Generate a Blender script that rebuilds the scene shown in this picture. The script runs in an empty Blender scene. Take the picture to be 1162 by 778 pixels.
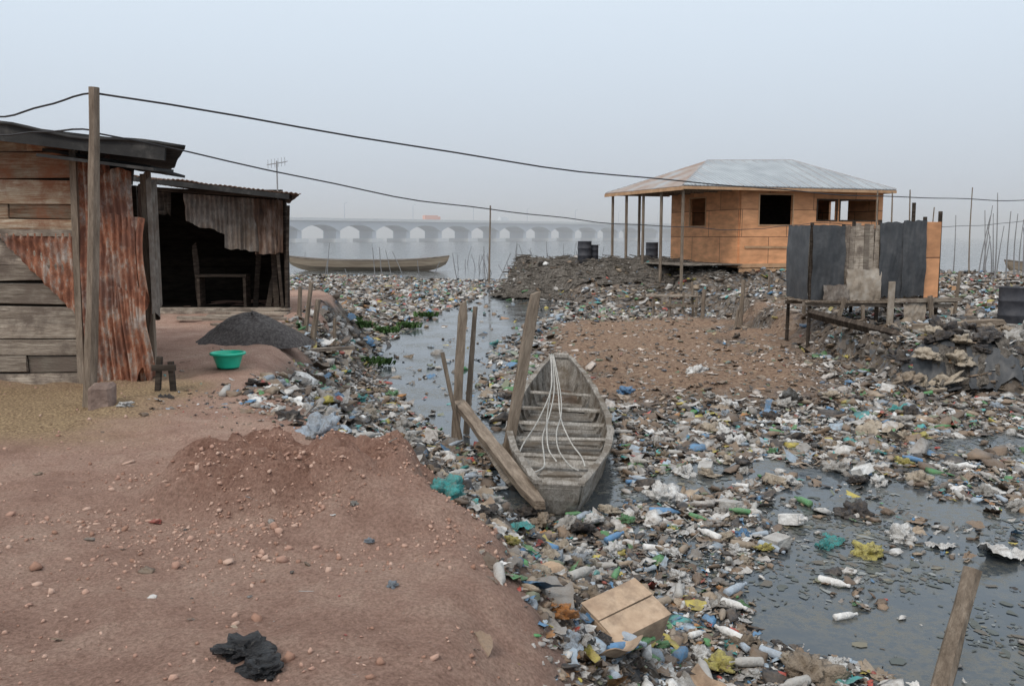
import bpy, bmesh, math, random
import numpy as np
from mathutils import Vector, Matrix, Euler, noise
random.seed(7); R=np.random.default_rng(7)
scene=bpy.context.scene
COL=scene.collection

# ---------------------------------------------------------------- materials
def ramp(nt,stops):
    n=nt.nodes.new('ShaderNodeValToRGB'); cr=n.color_ramp
    while len(cr.elements)<len(stops): cr.elements.new(0.5)
    for e,(p,c) in zip(cr.elements,stops):
        e.position=p; e.color=(c[0],c[1],c[2],1)
    return n
def base(name,rough=.8,spec=.3):
    m=bpy.data.materials.new(name); m.use_nodes=True; nt=m.node_tree
    b=nt.nodes['Principled BSDF']; b.inputs['Roughness'].default_value=rough
    b.inputs['Specular IOR Level'].default_value=spec
    return m,nt,b
def mixc(nt,a,b,fac,mode='MIX'):
    n=nt.nodes.new('ShaderNodeMix'); n.data_type='RGBA'; n.blend_type=mode
    for s,v in ((n.inputs[0],fac),(n.inputs[6],a),(n.inputs[7],b)):
        if isinstance(v,(int,float)): s.default_value=v
        elif isinstance(v,tuple): s.default_value=(v[0],v[1],v[2],1)
        else: nt.links.new(v,s)
    return n.outputs[2]
def noisen(nt,scale,detail=6,stretch=(1,1,1),rough=.6,coord='Object',kind='N'):
    tc=nt.nodes.new('ShaderNodeTexCoord'); mp=nt.nodes.new('ShaderNodeMapping')
    mp.inputs['Scale'].default_value=stretch
    nt.links.new(tc.outputs[coord],mp.inputs[0])
    if kind=='N':
        n=nt.nodes.new('ShaderNodeTexNoise'); n.inputs['Scale'].default_value=scale
        n.inputs['Detail'].default_value=detail; n.inputs['Roughness'].default_value=rough
    else:
        n=nt.nodes.new('ShaderNodeTexVoronoi'); n.inputs['Scale'].default_value=scale
    nt.links.new(mp.outputs[0],n.inputs['Vector']); return n
def bump(nt,b,h,strength=.4,dist=.02):
    n=nt.nodes.new('ShaderNodeBump'); n.inputs['Strength'].default_value=strength
    n.inputs['Distance'].default_value=dist
    nt.links.new(h,n.inputs['Height']); nt.links.new(n.outputs[0],b.inputs['Normal'])
def pmat(name,stops,nscale=4,stretch=(1,1,1),rough=.85,spec=.25,bs=.4,bd=.01,island=.35,dirt=None,nr=.65):
    m,nt,b=base(name,rough,spec)
    n=noisen(nt,nscale,10,stretch,nr)
    r=ramp(nt,stops); nt.links.new(n.outputs['Fac'],r.inputs[0]); c=r.outputs[0]
    if island>0:
        g=nt.nodes.new('ShaderNodeNewGeometry')
        rr=ramp(nt,[(0,(1-island,)*3),(1,(1+island,)*3)]); nt.links.new(g.outputs['Random Per Island'],rr.inputs[0])
        c=mixc(nt,c,rr.outputs[0],1.0,'MULTIPLY')
    if dirt:
        n2=noisen(nt,dirt[1],8,(1,1,1),.7); r2=ramp(nt,[(.45,(0,0,0)),(.60,(.9,.9,.9))]); nt.links.new(n2.outputs['Fac'],r2.inputs[0])
        c=mixc(nt,c,dirt[0],r2.outputs[0])
    nt.links.new(c,b.inputs['Base Color'])
    if bs>0:
        n3=noisen(nt,nscale*3,6,stretch); bump(nt,b,n3.outputs['Fac'],bs,bd)
    return m
M={}
M['greywood']=pmat('weathered_grey_wood',[(.3,(.07,.06,.05)),(.5,(.19,.165,.14)),(.7,(.34,.30,.26))],3,(1,1,9),.9,.2,.5,.01)
M['greywoodx']=pmat('weathered_plank_wood',[(.3,(.07,.055,.045)),(.45,(.23,.19,.155)),(.62,(.42,.37,.31)),(.75,(.50,.46,.40))],6,(.5,5,7),.9,.2,.8,.012,.45,((.15,.12,.10),2.8),.78)
M['tanplank']=pmat('tan_rusty_planks',[(.3,(.10,.06,.045)),(.42,(.27,.17,.11)),(.54,(.38,.31,.23)),(.70,(.50,.45,.38))],5,(.5,4,6),.9,.2,.8,.012,.45,((.24,.10,.055),1.6),.78)
M['boatwood']=pmat('grey_boat_timber',[(.3,(.10,.092,.083)),(.5,(.27,.25,.225)),(.72,(.46,.44,.41))],6,(6,.7,4),.9,.2,.8,.012,.35,((.13,.105,.08),2.2),.78)
M['rust']=pmat('rusty_corrugated_iron',[(.32,(.08,.04,.03)),(.43,(.19,.075,.045)),(.50,(.33,.14,.08)),(.55,(.34,.25,.20)),(.63,(.46,.43,.40))],3.0,(1.6,1.6,.9),.8,.35,.4,.01,.2,((.15,.065,.045),3.0),.8)
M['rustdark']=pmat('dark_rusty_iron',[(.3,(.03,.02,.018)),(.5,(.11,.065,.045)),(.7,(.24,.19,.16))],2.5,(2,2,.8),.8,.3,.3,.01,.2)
M['blackroof']=pmat('black_roof_sheet',[(.3,(.012,.012,.013)),(.55,(.03,.03,.03)),(.75,(.10,.095,.09))],3,(1,1,1),.75,.3,.3,.01,.2)
M['darkwood']=pmat('dark_damp_wood',[(.3,(.015,.012,.01)),(.5,(.045,.035,.028)),(.7,(.10,.08,.065))],3,(1,1,6),.9,.2,.5,.01,.3)
M['shadeblack']=pmat('shade_black_board',[(.3,(.008,.007,.006)),(.7,(.03,.025,.02))],3,(1,1,3),.95,.1,.5,.01,.3)  # interior shade is put into the colour: near-black walls, floors and screens
M['brownwood']=pmat('brown_timber',[(.3,(.08,.06,.045)),(.5,(.20,.16,.125)),(.7,(.35,.29,.235))],6,(2,2,.3),.9,.2,1.0,.02,.2,None,.78)
M['tarp']=pmat('dark_tarpaulin',[(.3,(.028,.031,.036)),(.5,(.05,.053,.058)),(.75,(.095,.095,.10))],3,(1,1,1),.5,.45,.4,.02,.3,None,.7)
M['cloth']=pmat('grey_brown_sacking',[(.3,(.10,.085,.075)),(.5,(.20,.175,.155)),(.7,(.31,.28,.25))],6,(2,2,1),.95,.1,.4,.02,.15,((.13,.10,.08),2.0),.75)
M['net']=pmat('grey_brown_matted_refuse',[(.34,(.03,.027,.024)),(.46,(.09,.08,.07)),(.56,(.18,.16,.14)),(.66,(.33,.31,.285))],9,(1,1,1),.95,.1,1.0,.06,.25,None,.85)
M['beige']=pmat('beige_sacking',[(.3,(.20,.16,.12)),(.5,(.34,.29,.24)),(.7,(.46,.42,.37))],4,(1,1,1),.95,.1,.4,.01,.15)
M['concrete']=pmat('grey_concrete',[(.3,(.14,.10,.085)),(.6,(.28,.21,.18)),(.8,(.36,.30,.26))],6,(1,1,1),.95,.1,.9,.03,0)
M['hazebridge']=pmat('hazy_concrete',[(.35,(.38,.44,.52)),(.65,(.43,.49,.57))],.05,(1,1,1),.95,.05,.0,.01,0)  # distance haze is put into the base colour of the haze* materials
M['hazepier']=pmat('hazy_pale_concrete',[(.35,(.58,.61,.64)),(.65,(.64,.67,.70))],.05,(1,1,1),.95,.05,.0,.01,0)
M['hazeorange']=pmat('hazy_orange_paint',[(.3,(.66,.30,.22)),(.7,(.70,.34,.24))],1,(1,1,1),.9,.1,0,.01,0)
M['wire']=pmat('black_cable',[(.3,(.02,.02,.022)),(.7,(.05,.05,.055))],4,(1,1,1),.6,.3,0,.01,0)
M['rope']=pmat('pale_rope',[(.3,(.30,.29,.27)),(.7,(.55,.54,.51))],12,(1,1,1),.8,.2,.3,.004,.15)
M['green']=pmat('green_plastic',[(.3,(.01,.42,.26)),(.7,(.03,.60,.40))],6,(1,1,1),.35,.5,0,.01,0)
M['card']=pmat('cardboard',[(.3,(.34,.24,.17)),(.5,(.47,.35,.25)),(.7,(.56,.44,.33))],5,(1,1,1),.9,.15,.4,.006,.1,((.26,.19,.14),3.5))
M['drum']=pmat('dark_steel_drum',[(.3,(.02,.022,.03)),(.7,(.07,.07,.08))],5,(1,1,1),.6,.4,.2,.01,0)
M['alu']=pmat('dull_aluminium',[(.3,(.25,.25,.26)),(.7,(.4,.4,.41))],5,(1,1,1),.5,.4,0,.01,0)
M['sand']=pmat('dark_grey_sand',[(.3,(.055,.052,.052)),(.5,(.11,.10,.098)),(.72,(.20,.185,.18))],25,(1,1,1),.95,.1,1.0,.02,0)
M['leaf']=pmat('green_leaf',[(.3,(.035,.07,.02)),(.7,(.08,.16,.045))],6,(1,1,1),.6,.3,.2,.004,.35)
M['brush']=pmat('grey_brushwood',[(.3,(.04,.036,.032)),(.5,(.12,.105,.09)),(.7,(.25,.23,.21))],3,(1,1,1),.95,.1,.4,.02,.5)
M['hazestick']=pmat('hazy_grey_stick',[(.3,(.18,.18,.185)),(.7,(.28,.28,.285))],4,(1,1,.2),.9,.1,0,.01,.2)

m,nt,b=base('orange_plywood',.75,.25)
tc=nt.nodes.new('ShaderNodeTexCoord'); sx=nt.nodes.new('ShaderNodeSeparateXYZ'); nt.links.new(tc.outputs['Object'],sx.inputs[0])
ad=nt.nodes.new('ShaderNodeMath'); nt.links.new(sx.outputs[0],ad.inputs[0]); nt.links.new(sx.outputs[1],ad.inputs[1])
cb=nt.nodes.new('ShaderNodeCombineXYZ'); nt.links.new(ad.outputs[0],cb.inputs[0]); nt.links.new(sx.outputs[2],cb.inputs[1])
br=nt.nodes.new('ShaderNodeTexBrick'); nt.links.new(cb.outputs[0],br.inputs['Vector'])
br.inputs['Scale'].default_value=1; br.inputs['Brick Width'].default_value=2.4; br.inputs['Row Height'].default_value=1.22
br.inputs['Mortar Size'].default_value=.016; br.offset=.4
br.inputs['Color1'].default_value=(.86,.44,.23,1); br.inputs['Color2'].default_value=(.54,.27,.14,1); br.inputs['Mortar'].default_value=(.20,.10,.06,1)
n=noisen(nt,1.4,8,(1,1,3)); r=ramp(nt,[(.3,(.66,.64,.62)),(.7,(1.12,1.1,1.08))]); nt.links.new(n.outputs['Fac'],r.inputs[0])
nt.links.new(mixc(nt,br.outputs[0],r.outputs[0],1.0,'MULTIPLY'),b.inputs['Base Color'])
M['ply']=m
M['plytrim']=pmat('pale_new_timber',[(.3,(.36,.21,.12)),(.7,(.55,.36,.22))],3,(1,1,1),.8,.2,.2,.01,.2)

def roofmat(name,stops):
    m,nt,b=base(name,.5,.4)
    n=noisen(nt,.9,6,(1,1,1)); r=ramp(nt,stops); nt.links.new(n.outputs['Fac'],r.inputs[0])
    tc=nt.nodes.new('ShaderNodeTexCoord'); w=nt.nodes.new('ShaderNodeTexWave'); w.bands_direction='X'; w.inputs['Scale'].default_value=1.6
    w.inputs['Distortion'].default_value=.3
    nt.links.new(tc.outputs['Object'],w.inputs['Vector'])
    r2=ramp(nt,[(0,(.68,.68,.68)),(.4,(1,1,1))]); nt.links.new(w.outputs['Fac'],r2.inputs[0])
    nt.links.new(mixc(nt,r.outputs[0],r2.outputs[0],1.0,'MULTIPLY'),b.inputs['Base Color'])
    bump(nt,b,w.outputs['Fac'],.5,.05)
    return m
M['roofmetal']=roofmat('pale_zinc_roofing',[(.35,(.30,.33,.36)),(.65,(.42,.46,.49))])
M['roofrust']=roofmat('faded_rusty_roofing',[(.35,(.28,.18,.13)),(.5,(.36,.29,.25)),(.65,(.36,.38,.40))])

def litmat(name,src):
    m,nt,b=base(name,.45,.45)
    if src=='attr':
        a=nt.nodes.new('ShaderNodeAttribute'); a.attribute_name='Col'; c=a.outputs['Color']; coord='Object'
    else:
        a=nt.nodes.new('ShaderNodeObjectInfo'); c=a.outputs['Color']; coord='Object'
    n=noisen(nt,11 if src=='attr' else 2.6,9,(1,1,1),.75,coord)
    r=ramp(nt,[(.41,(0,0,0)),(.66,(.8,.8,.8))]); nt.links.new(n.outputs['Fac'],r.inputs[0])
    c2=mixc(nt,c,(.155,.12,.09),r.outputs[0])
    nt.links.new(c2,b.inputs['Base Color'])
    n2=noisen(nt,26 if src=='attr' else 7,5,(1,1,1),.6,coord); bump(nt,b,n2.outputs['Fac'],.8,.02 if src=='attr' else .05)
    return m
M['litter']=litmat('mixed_litter','attr'); M['plastic']=litmat('soiled_plastic','obj')
m,nt,b=base('shiny_black_plastic',.25,.6); b.inputs['Base Color'].default_value=(.012,.012,.014,1)
n=noisen(nt,7,4); bump(nt,b,n.outputs['Fac'],.8,.03); M['shinyblack']=m
m,nt,b=base('crumbly_earth',.95,.1); a=nt.nodes.new('ShaderNodeAttribute'); a.attribute_name='Col'; nt.links.new(a.outputs['Color'],b.inputs['Base Color'])
n=noisen(nt,60,4); bump(nt,b,n.outputs['Fac'],.6,.01); M['earth']=m
m,nt,b=base('floating_scum_flakes',.35,.4); a=nt.nodes.new('ShaderNodeAttribute'); a.attribute_name='Col'; nt.links.new(a.outputs['Color'],b.inputs['Base Color']); M['scum']=m

# ---------------------------------------------------------------- mesh helper
class MB:
    def __init__(s): s.v=[]; s.f=[]; s.m=[]
    def add(s,vs,fs,mi=0):
        o=len(s.v); s.v.extend([tuple(v) for v in vs]); s.f.extend([tuple(o+i for i in f) for f in fs]); s.m.extend([mi]*len(fs))
    def box(s,c,d,rot=(0,0,0),mi=0,jit=0):
        E=Euler(rot).to_matrix(); vs=[]
        for z in(-.5,.5):
            for x,y in((-.5,-.5),(.5,-.5),(.5,.5),(-.5,.5)):
                p=E@Vector((x*d[0],y*d[1],z*d[2])); p+=Vector(c)+Vector([random.uniform(-jit,jit) for _ in range(3)]); vs.append(p)
        s.add(vs,[(3,2,1,0),(4,5,6,7),(0,1,5,4),(1,2,6,5),(2,3,7,6),(3,0,4,7)],mi)
    def b2(s,x0,x1,y0,y1,z0,z1,mi=0): s.box(((x0+x1)/2,(y0+y1)/2,(z0+z1)/2),(abs(x1-x0),abs(y1-y0),abs(z1-z0)),mi=mi)
    def tube(s,pts,rad,seg=8,mi=0,jit=0,cap=True):
        pts=[Vector(p) for p in pts]; n=len(pts)
        if isinstance(rad,(int,float)): rad=[rad]*n
        rings=[]; up=None
        for i,p in enumerate(pts):
            t=(pts[min(i+1,n-1)]-pts[max(i-1,0)]).normalized()
            if up is None:
                up=Vector((0,0,1)) if abs(t.z)<.9 else Vector((1,0,0))
            a=t.cross(up)
            if a.length<1e-4: a=t.cross(Vector((0,1,0)))
            a.normalize(); bb=t.cross(a).normalized()
            rings.append([p+(a*math.cos(2*math.pi*k/seg)+bb*math.sin(2*math.pi*k/seg))*rad[i]*(1+random.uniform(-jit,jit)) for k in range(seg)])
        vs=[v for r_ in rings for v in r_]; fs=[]
        for i in range(n-1):
            for k in range(seg):
                fs.append((i*seg+k,i*seg+(k+1)%seg,(i+1)*seg+(k+1)%seg,(i+1)*seg+k))
        if cap: fs.append(tuple(range(seg))[::-1]); fs.append(tuple((n-1)*seg+k for k in range(seg)))
        s.add(vs,fs,mi)
    def grid(s,P,nu,nv,mi=0):
        vs=[P(i/nu,j/nv) for j in range(nv+1) for i in range(nu+1)]
        fs=[(j*(nu+1)+i,j*(nu+1)+i+1,(j+1)*(nu+1)+i+1,(j+1)*(nu+1)+i) for j in range(nv) for i in range(nu)]
        s.add(vs,fs,mi)
    def lathe(s,prof,seg=24,mi=0,c=(0,0,0)):
        vs=[(c[0]+r*math.cos(2*math.pi*k/seg),c[1]+r*math.sin(2*math.pi*k/seg),c[2]+z) for r,z in prof for k in range(seg)]
        fs=[(i*seg+k,i*seg+(k+1)%seg,(i+1)*seg+(k+1)%seg,(i+1)*seg+k) for i in range(len(prof)-1) for k in range(seg)]
        s.add(vs,fs,mi)
    def mesh(s,name,mats,smooth=False):
        me=bpy.data.meshes.new(name); me.from_pydata(s.v,[],s.f)
        for mm in mats: me.materials.append(M[mm] if isinstance(mm,str) else mm)
        me.polygons.foreach_set('material_index',s.m)
        me.polygons.foreach_set('use_smooth',[smooth]*len(s.f)); me.update()
        return me
    def obj(s,name,mats,parent=None,smooth=False,bevel=0,solid=0,loc=(0,0,0),rot=(0,0,0),**kw):
        o=bpy.data.objects.new(name,s.mesh(name,mats,smooth)); COL.objects.link(o)
        o.location=loc; o.rotation_euler=rot
        if parent: o.parent=parent
        if solid: 
            md=o.modifiers.new('s','SOLIDIFY'); md.thickness=solid; md.offset=0
        if bevel: 
            md=o.modifiers.new('b','BEVEL'); md.width=bevel; md.segments=1; md.limit_method='ANGLE'
        for k,v in kw.items(): o[k]=v
        return o
def root(name,loc,rotz=0,**kw):
    o=bpy.data.objects.new(name,None); o.empty_display_size=.3; COL.objects.link(o); o.location=loc; o.rotation_euler=(0,0,rotz)
    for k,v in kw.items(): o[k]=v
    return o
def wall(mb,p,d,L,H,th,ops,z0=0,mi=0):
    ang=math.atan2(d[1],d[0])
    def seg(a0,a1,h0,h1):
        if a1-a0<1e-4 or h1-h0<1e-4: return
        c=(p[0]+d[0]*(a0+a1)/2,p[1]+d[1]*(a0+a1)/2,z0+(h0+h1)/2)
        mb.box(c,(a1-a0,th,h1-h0),(0,0,ang),mi)
    a=0
    for (a0,a1,h0,h1) in sorted(ops):
        seg(a,a0,0,H); seg(a0,a1,0,h0); seg(a0,a1,h1,H); a=a1
    seg(a,L,0,H)

# ---------------------------------------------------------------- noise + terrain
_T={}
def vn(x,y,seed):
    if seed not in _T: _T[seed]=np.random.default_rng(seed).random((256,256))
    T=_T[seed]; xi=np.floor(x).astype(int); yi=np.floor(y).astype(int); fx=x-xi; fy=y-yi
    fx=fx*fx*(3-2*fx); fy=fy*fy*(3-2*fy)
    a=T[xi%256,yi%256]; b_=T[(xi+1)%256,yi%256]; c=T[xi%256,(yi+1)%256]; d=T[(xi+1)%256,(yi+1)%256]
    return (a*(1-fx)+b_*fx)*(1-fy)+(c*(1-fx)+d*fx)*fy
def fbm(x,y,seed,oct=4):
    s=0;a=.5;t=0
    for i in range(oct):
        s=s+a*vn(x*2**i+17.3*i,y*2**i+5.1*i,seed+i); t+=a; a*=.5
    return s/t
def ss(t): t=np.clip(t,0,1); return t*t*(3-2*t)
EY=[-60,0,3,4.1,5.2,6.8,8,9.2,12,14.5,18,24,30,42,60,90]; EX=[.6,-.15,-.32,-.26,-.42,-.98,-1.9,-2.65,-3.55,-3.9,-4.3,-4.9,-7.5,-16,-30,-60]
FY=[-60,0,3,5.64,7.0,8.2,9.2,10.5,13,14.7,18,22.6,30,36,45,60,90]; FX=[4,2.4,1.95,1.80,2.0,1.3,.25,-.2,-1.0,-1.6,-2.5,-3.5,-3.3,-2.7,-1.4,-1,-1]
F2Y=[0,12,14.7,22.6,30,36,41,46]; F2X=[2.6,1.2,-.5,-.5,.5,1.7,1.9,-1.2]
def tland(x,y):
    e=np.interp(y,EY,EX)+(fbm(y*.9,x*.9,11)-.5)*.55; f=np.interp(y,FY,FX)+(fbm(y*.7,x*.7,15)-.5)*.5
    return (x-e)/np.maximum(f-e,.5)
def mudw(x,y):
    xl=.7+.06*(y-17); xr=6.2+.24*(y-17)
    return ss((x-xl+.6)/1.2)*ss((xr-x+.8)/1.8)*ss((y-14.8)/2.2)*ss((32-y)/3)*ss((fbm(x*.5,y*.5,75)-.22)/.14)
def mound(x,y):
    rr=np.sqrt(((x+1.42)/.95)**2+((y-5.5)/.62)**2)+(fbm(x*2.2,y*2.2,51)-.5)*.7
    return ss((1.15-rr)/.45)
def height(x,y):
    x=np.asarray(x,float); y=np.asarray(y,float)
    t=tland(x,y); tc=np.clip(t,0,1); s=ss(tc)*.4+(1-(1-tc)**1.5)*.6
    land=1.4*(1-s)-.2*s+4*tc*(1-tc)*.30*(fbm(x*1.1,y*1.1,21)-.5)
    land+= (1-s)*((fbm(x*.6,y*.6,31)-.5)*.14+(fbm(x*3,y*3,35,5)-.5)*.08+(fbm(x*12,y*12,39,3)-.5)*.03)
    land-= .16*ss((y-6.2)/1.6)*ss((9.5-y)/1.5)*ss((x+2.2)/1.2)*(1-tc)
    cap=np.interp(y,[25,34,60,74,90],[1.6,.65,.25,-.3,-1.5])+(fbm(x*.3,y*.3,41)-.5)*.3
    land=np.where(y>24,np.minimum(land,cap),land)
    mk=mound(x,y)*(1-tc)
    land+=.20*mk+mk*((fbm(x*3.5,y*3.5,53,5)-.5)*.26+np.abs(fbm(x*7,y*7,57,4)-.5)*.26)
    rr=np.sqrt(((x+.65)/.7)**2+((y-5.1)/.6)**2)+(fbm(x*2.5,y*2.5,52)-.5)*.5
    mk=ss((1.1-rr)/.5)*(1-tc); land+=.09*mk+mk*(fbm(x*5,y*5,54,4)-.5)*.16
    f2=np.interp(y,F2Y,F2X)+(fbm(y*.5,x*.5,63)-.5)*.9
    n1=fbm(x*.45,y*.45,61); n2=fbm(x*1.6,y*1.6,65)
    on=ss((x-f2)/1.2)*ss((y-9)/8)
    r_=-.28+on*(.25+(n1-.5)*.45+(n2-.5)*.16)
    r_=r_+mudw(x,y)*.22
    bank=ss((x-7.3-(n1-.5)*2)/1.1)*ss((y-16.2-(n2-.5))/1.3)*ss((60-y)/6)
    r_=np.maximum(r_,bank*(1.2+(n2-.5)*.45)-.42)
    farb=ss((x-f2-.2)/1.5)*ss((y-34)/6)*ss((58-y)/6)
    r_=np.maximum(r_,farb*(1.0+(n2-.5)*.4)-.38)
    ym=46-.45*x
    mnd=np.exp(-np.abs((y-ym)/2.4)**3)*ss((x+1.0)/1.6)*ss((10.5-x)/3)
    r_=r_+mnd*(1.15+(n2-.5)*.35)*(farb>0)
    hs=ss((6.5-np.abs(x-12.5))/2)*ss((6-np.abs(y-43))/2.5)
    r_=np.maximum(r_,hs*(1.75+(n2-.5)*.5)-.4)
    h=np.where(t<1,np.maximum(land,r_),r_)
    h=np.where(y>70,h-.8*ss((y-70)/12),h)
    return h
def hz(x,y,water=True):
    z=float(height(np.array([x]),np.array([y]))[0]); return max(z,0.0) if water else z
def axis(lo,hi,a,n,c):
    s0=math.asinh((lo-c)/a); s1=math.asinh((hi-c)/a); return c+a*np.sinh(np.linspace(s0,s1,n))
def fastmesh(name,co,faces,k):
    me=bpy.data.meshes.new(name); me.vertices.add(len(co)); me.vertices.foreach_set('co',co.astype(np.float32).ravel())
    me.loops.add(faces.size); me.loops.foreach_set('vertex_index',faces.astype(np.int32).ravel())
    me.polygons.add(len(faces)); me.polygons.foreach_set('loop_start',np.arange(len(faces),dtype=np.int32)*k)
    me.update(calc_edges=True); me.validate(); return me
def sheetmesh(name,xs,ys,zf):
    X,Y=np.meshgrid(xs,ys); Z=zf(X,Y); nx,ny=len(xs),len(ys)
    co=np.stack([X.ravel(),Y.ravel(),Z.ravel()],1)
    ii,jj=np.meshgrid(np.arange(nx-1),np.arange(ny-1)); q=(jj*nx+ii).ravel()
    return fastmesh(name,co,np.stack([q,q+1,q+nx+1,q+nx],1),4),X,Y
def gh(X,Y):
    Z=height(X,Y); far=(np.abs(X)>70)|(Y>95)|(Y<-40); return np.where(far,-2.0,Z)
me,X,Y=sheetmesh('ground',axis(-2500,2500,2.0,880,-.8),axis(-800,3500,1.7,900,5.0),gh)
me.polygons.foreach_set('use_smooth',[True]*len(me.polygons))
t=tland(X,Y); edge=fbm(X*1.2,Y*1.2,71,4)
soil=1-ss((t+ (edge-.5)*.6)/.22)
soil=soil*ss((30-Y)/6)
yel=ss((-2.9-X+(edge-.5)*1.5)/.9)*ss((Y-6.3)/1)*ss((11-Y)/2)*soil
colr=np.stack([soil,mudw(X,Y),yel,mound(X,Y)],-1).reshape(-1,4).astype(np.float32)
ca=me.color_attributes.new('zone','FLOAT_COLOR','POINT'); ca.data.foreach_set('color',colr.ravel())
m,nt,b=base('red_soil_and_litter_ground',.95,.12)
at=nt.nodes.new('ShaderNodeAttribute'); at.attribute_name='zone'; sp=nt.nodes.new('ShaderNodeSeparateColor'); nt.links.new(at.outputs['Color'],sp.inputs[0])
n=noisen(nt,1.3,12,(1,1,1),.76); r=ramp(nt,[(.3,(.38,.235,.185)),(.46,(.53,.345,.275)),(.6,(.63,.44,.355)),(.76,(.70,.54,.45))]); nt.links.new(n.outputs['Fac'],r.inputs[0])
dm=noisen(nt,5,8,(1,1,1),.75); rdm=ramp(nt,[(.32,(.28,.15,.11)),(.5,(.43,.255,.195)),(.68,(.55,.35,.275))]); nt.links.new(dm.outputs['Fac'],rdm.inputs[0])
soil0=mixc(nt,r.outputs[0],rdm.outputs[0],at.outputs['Alpha'])
v=noisen(nt,38,0,(1,1,1),0,'Object','V'); r2=ramp(nt,[(.0,(1,1,1)),(.13,(1,1,1)),(.2,(0,0,0))]); nt.links.new(v.outputs['Distance'],r2.inputs[0])
n9=noisen(nt,5,3); r9=ramp(nt,[(.5,(0,0,0)),(.68,(.75,.75,.75))]); nt.links.new(n9.outputs['Fac'],r9.inputs[0])
pf=mixc(nt,r2.outputs[0],r9.outputs[0],1.0,'MULTIPLY')
soilc=mixc(nt,soil0,(.60,.52,.44),pf)
nd=noisen(nt,55,8,(1,1,1),.78); rd=ramp(nt,[(.34,(.54,.51,.49)),(.6,(1.1,1.1,1.1))]); nt.links.new(nd.outputs['Fac'],rd.inputs[0])
soilc=mixc(nt,soilc,rd.outputs[0],1.0,'MULTIPLY')
ny_=noisen(nt,45,4,(1,1,1),.7); ry=ramp(nt,[(.38,(.24,.16,.10)),(.6,(.60,.44,.27))]); nt.links.new(ny_.outputs['Fac'],ry.inputs[0])
soilc=mixc(nt,soilc,ry.outputs[0],sp.outputs[2])
vc=noisen(nt,9,0,(1,1,1),0,'Object','V'); sc=nt.nodes.new('ShaderNodeSeparateColor'); nt.links.new(vc.outputs['Color'],sc.inputs[0])
rl=ramp(nt,[(0,(.03,.028,.025)),(.3,(.09,.08,.07)),(.55,(.20,.17,.14)),(.8,(.40,.38,.36)),(.93,(.10,.16,.22))]); nt.links.new(sc.outputs[0],rl.inputs[0]); 
nl=noisen(nt,3,8,(1,1,1),.7); rl2=ramp(nt,[(.35,(.08,.065,.055)),(.65,(.25,.20,.16))]); nt.links.new(nl.outputs['Fac'],rl2.inputs[0])
litc=mixc(nt,rl2.outputs[0],rl.outputs[0],.4)
nm=noisen(nt,11,10,(1,1,1),.82); rm=ramp(nt,[(.36,(.10,.068,.05)),(.48,(.26,.17,.12)),(.58,(.38,.27,.19)),(.70,(.48,.38,.30))]); nt.links.new(nm.outputs['Fac'],rm.inputs[0])
c=mixc(nt,litc,rm.outputs[0],sp.outputs[1]); c=mixc(nt,c,soilc,sp.outputs[0])
nt.links.new(c,b.inputs['Base Color'])
nb=noisen(nt,24,10,(1,1,1),.82); bump(nt,b,nb.outputs['Fac'],1.0,.06)
me.materials.append(m)
g=bpy.data.objects.new('ground',me); COL.objects.link(g); g['kind']='structure'; g['label']='reddish bare soil bank sloping down to litter and creek bed'; g['category']='ground'

# water
WZ=-.012
me,_,_=sheetmesh('water',axis(-3000,3000,20,90,0),axis(-900,6000,20,110,10),lambda X,Y:X*0+WZ)
m,nt,b=base('dark_polluted_water',.1,.5)
n=noisen(nt,.8,9,(1,1,1),.7); r=ramp(nt,[(.42,(0,0,0)),(.58,(.9,.9,.9))]); nt.links.new(n.outputs['Fac'],r.inputs[0])
n2=noisen(nt,12,10,(1,1,1),.8); r2=ramp(nt,[(.44,(0,0,0)),(.54,(1,1,1))]); nt.links.new(n2.outputs['Fac'],r2.inputs[0])
fac=mixc(nt,r.outputs[0],r2.outputs[0],1.0,'MULTIPLY')
nt.links.new(mixc(nt,(.040,.052,.064),(.12,.115,.095),fac),b.inputs['Base Color'])
rw=ramp(nt,[(0,(.07,.07,.07)),(1,(.45,.45,.45))]); nt.links.new(fac,rw.inputs[0]); nt.links.new(rw.outputs[0],b.inputs['Roughness'])
n3=noisen(nt,4,4,(1,1,1),.55); bump(nt,b,n3.outputs['Fac'],.14,.02)
me.materials.append(m); w=bpy.data.objects.new('water',me); COL.objects.link(w)
w['kind']='structure'; w['label']='dark still polluted creek water with scum'; w['category']='water'

mb=MB()
xsn=np.linspace(-2600,2800,220); top=[5+9*float(fbm(np.array([x*.01]),np.array([3.]),81)[0])+(4 if random.random()<.1 else 0) for x in xsn]
mb.grid(lambda a,b_:(xsn[int(round(a*219))],1900+b_*40,-.5+b_*top[int(round(a*219))]*1.2),219,1)
mb.obj('far_shore',[pmat('hazy_shore',[(.3,(.36,.41,.45)),(.7,(.42,.47,.51))],.01,bs=0,island=0)],kind='structure',label='low hazy wooded shore on the horizon',category='shore')  # pale shore colour carries the haze of distance

mb=MB(); mb.b2(-1500,1500,95,1500,.3,32)
hm=bpy.data.materials.new('lagoon_haze'); hm.use_nodes=True; hn=hm.node_tree; hn.nodes.clear()
ho_=hn.nodes.new('ShaderNodeOutputMaterial'); vs_=hn.nodes.new('ShaderNodeVolumeScatter'); vs_.inputs['Density'].default_value=.0017; vs_.inputs['Color'].default_value=(1,1,1,1)
hn.links.new(vs_.outputs[0],ho_.inputs['Volume'])
mb.obj('haze_layer',[hm],kind='structure',label='pale humid haze hanging over the lagoon',category='haze')

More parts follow.
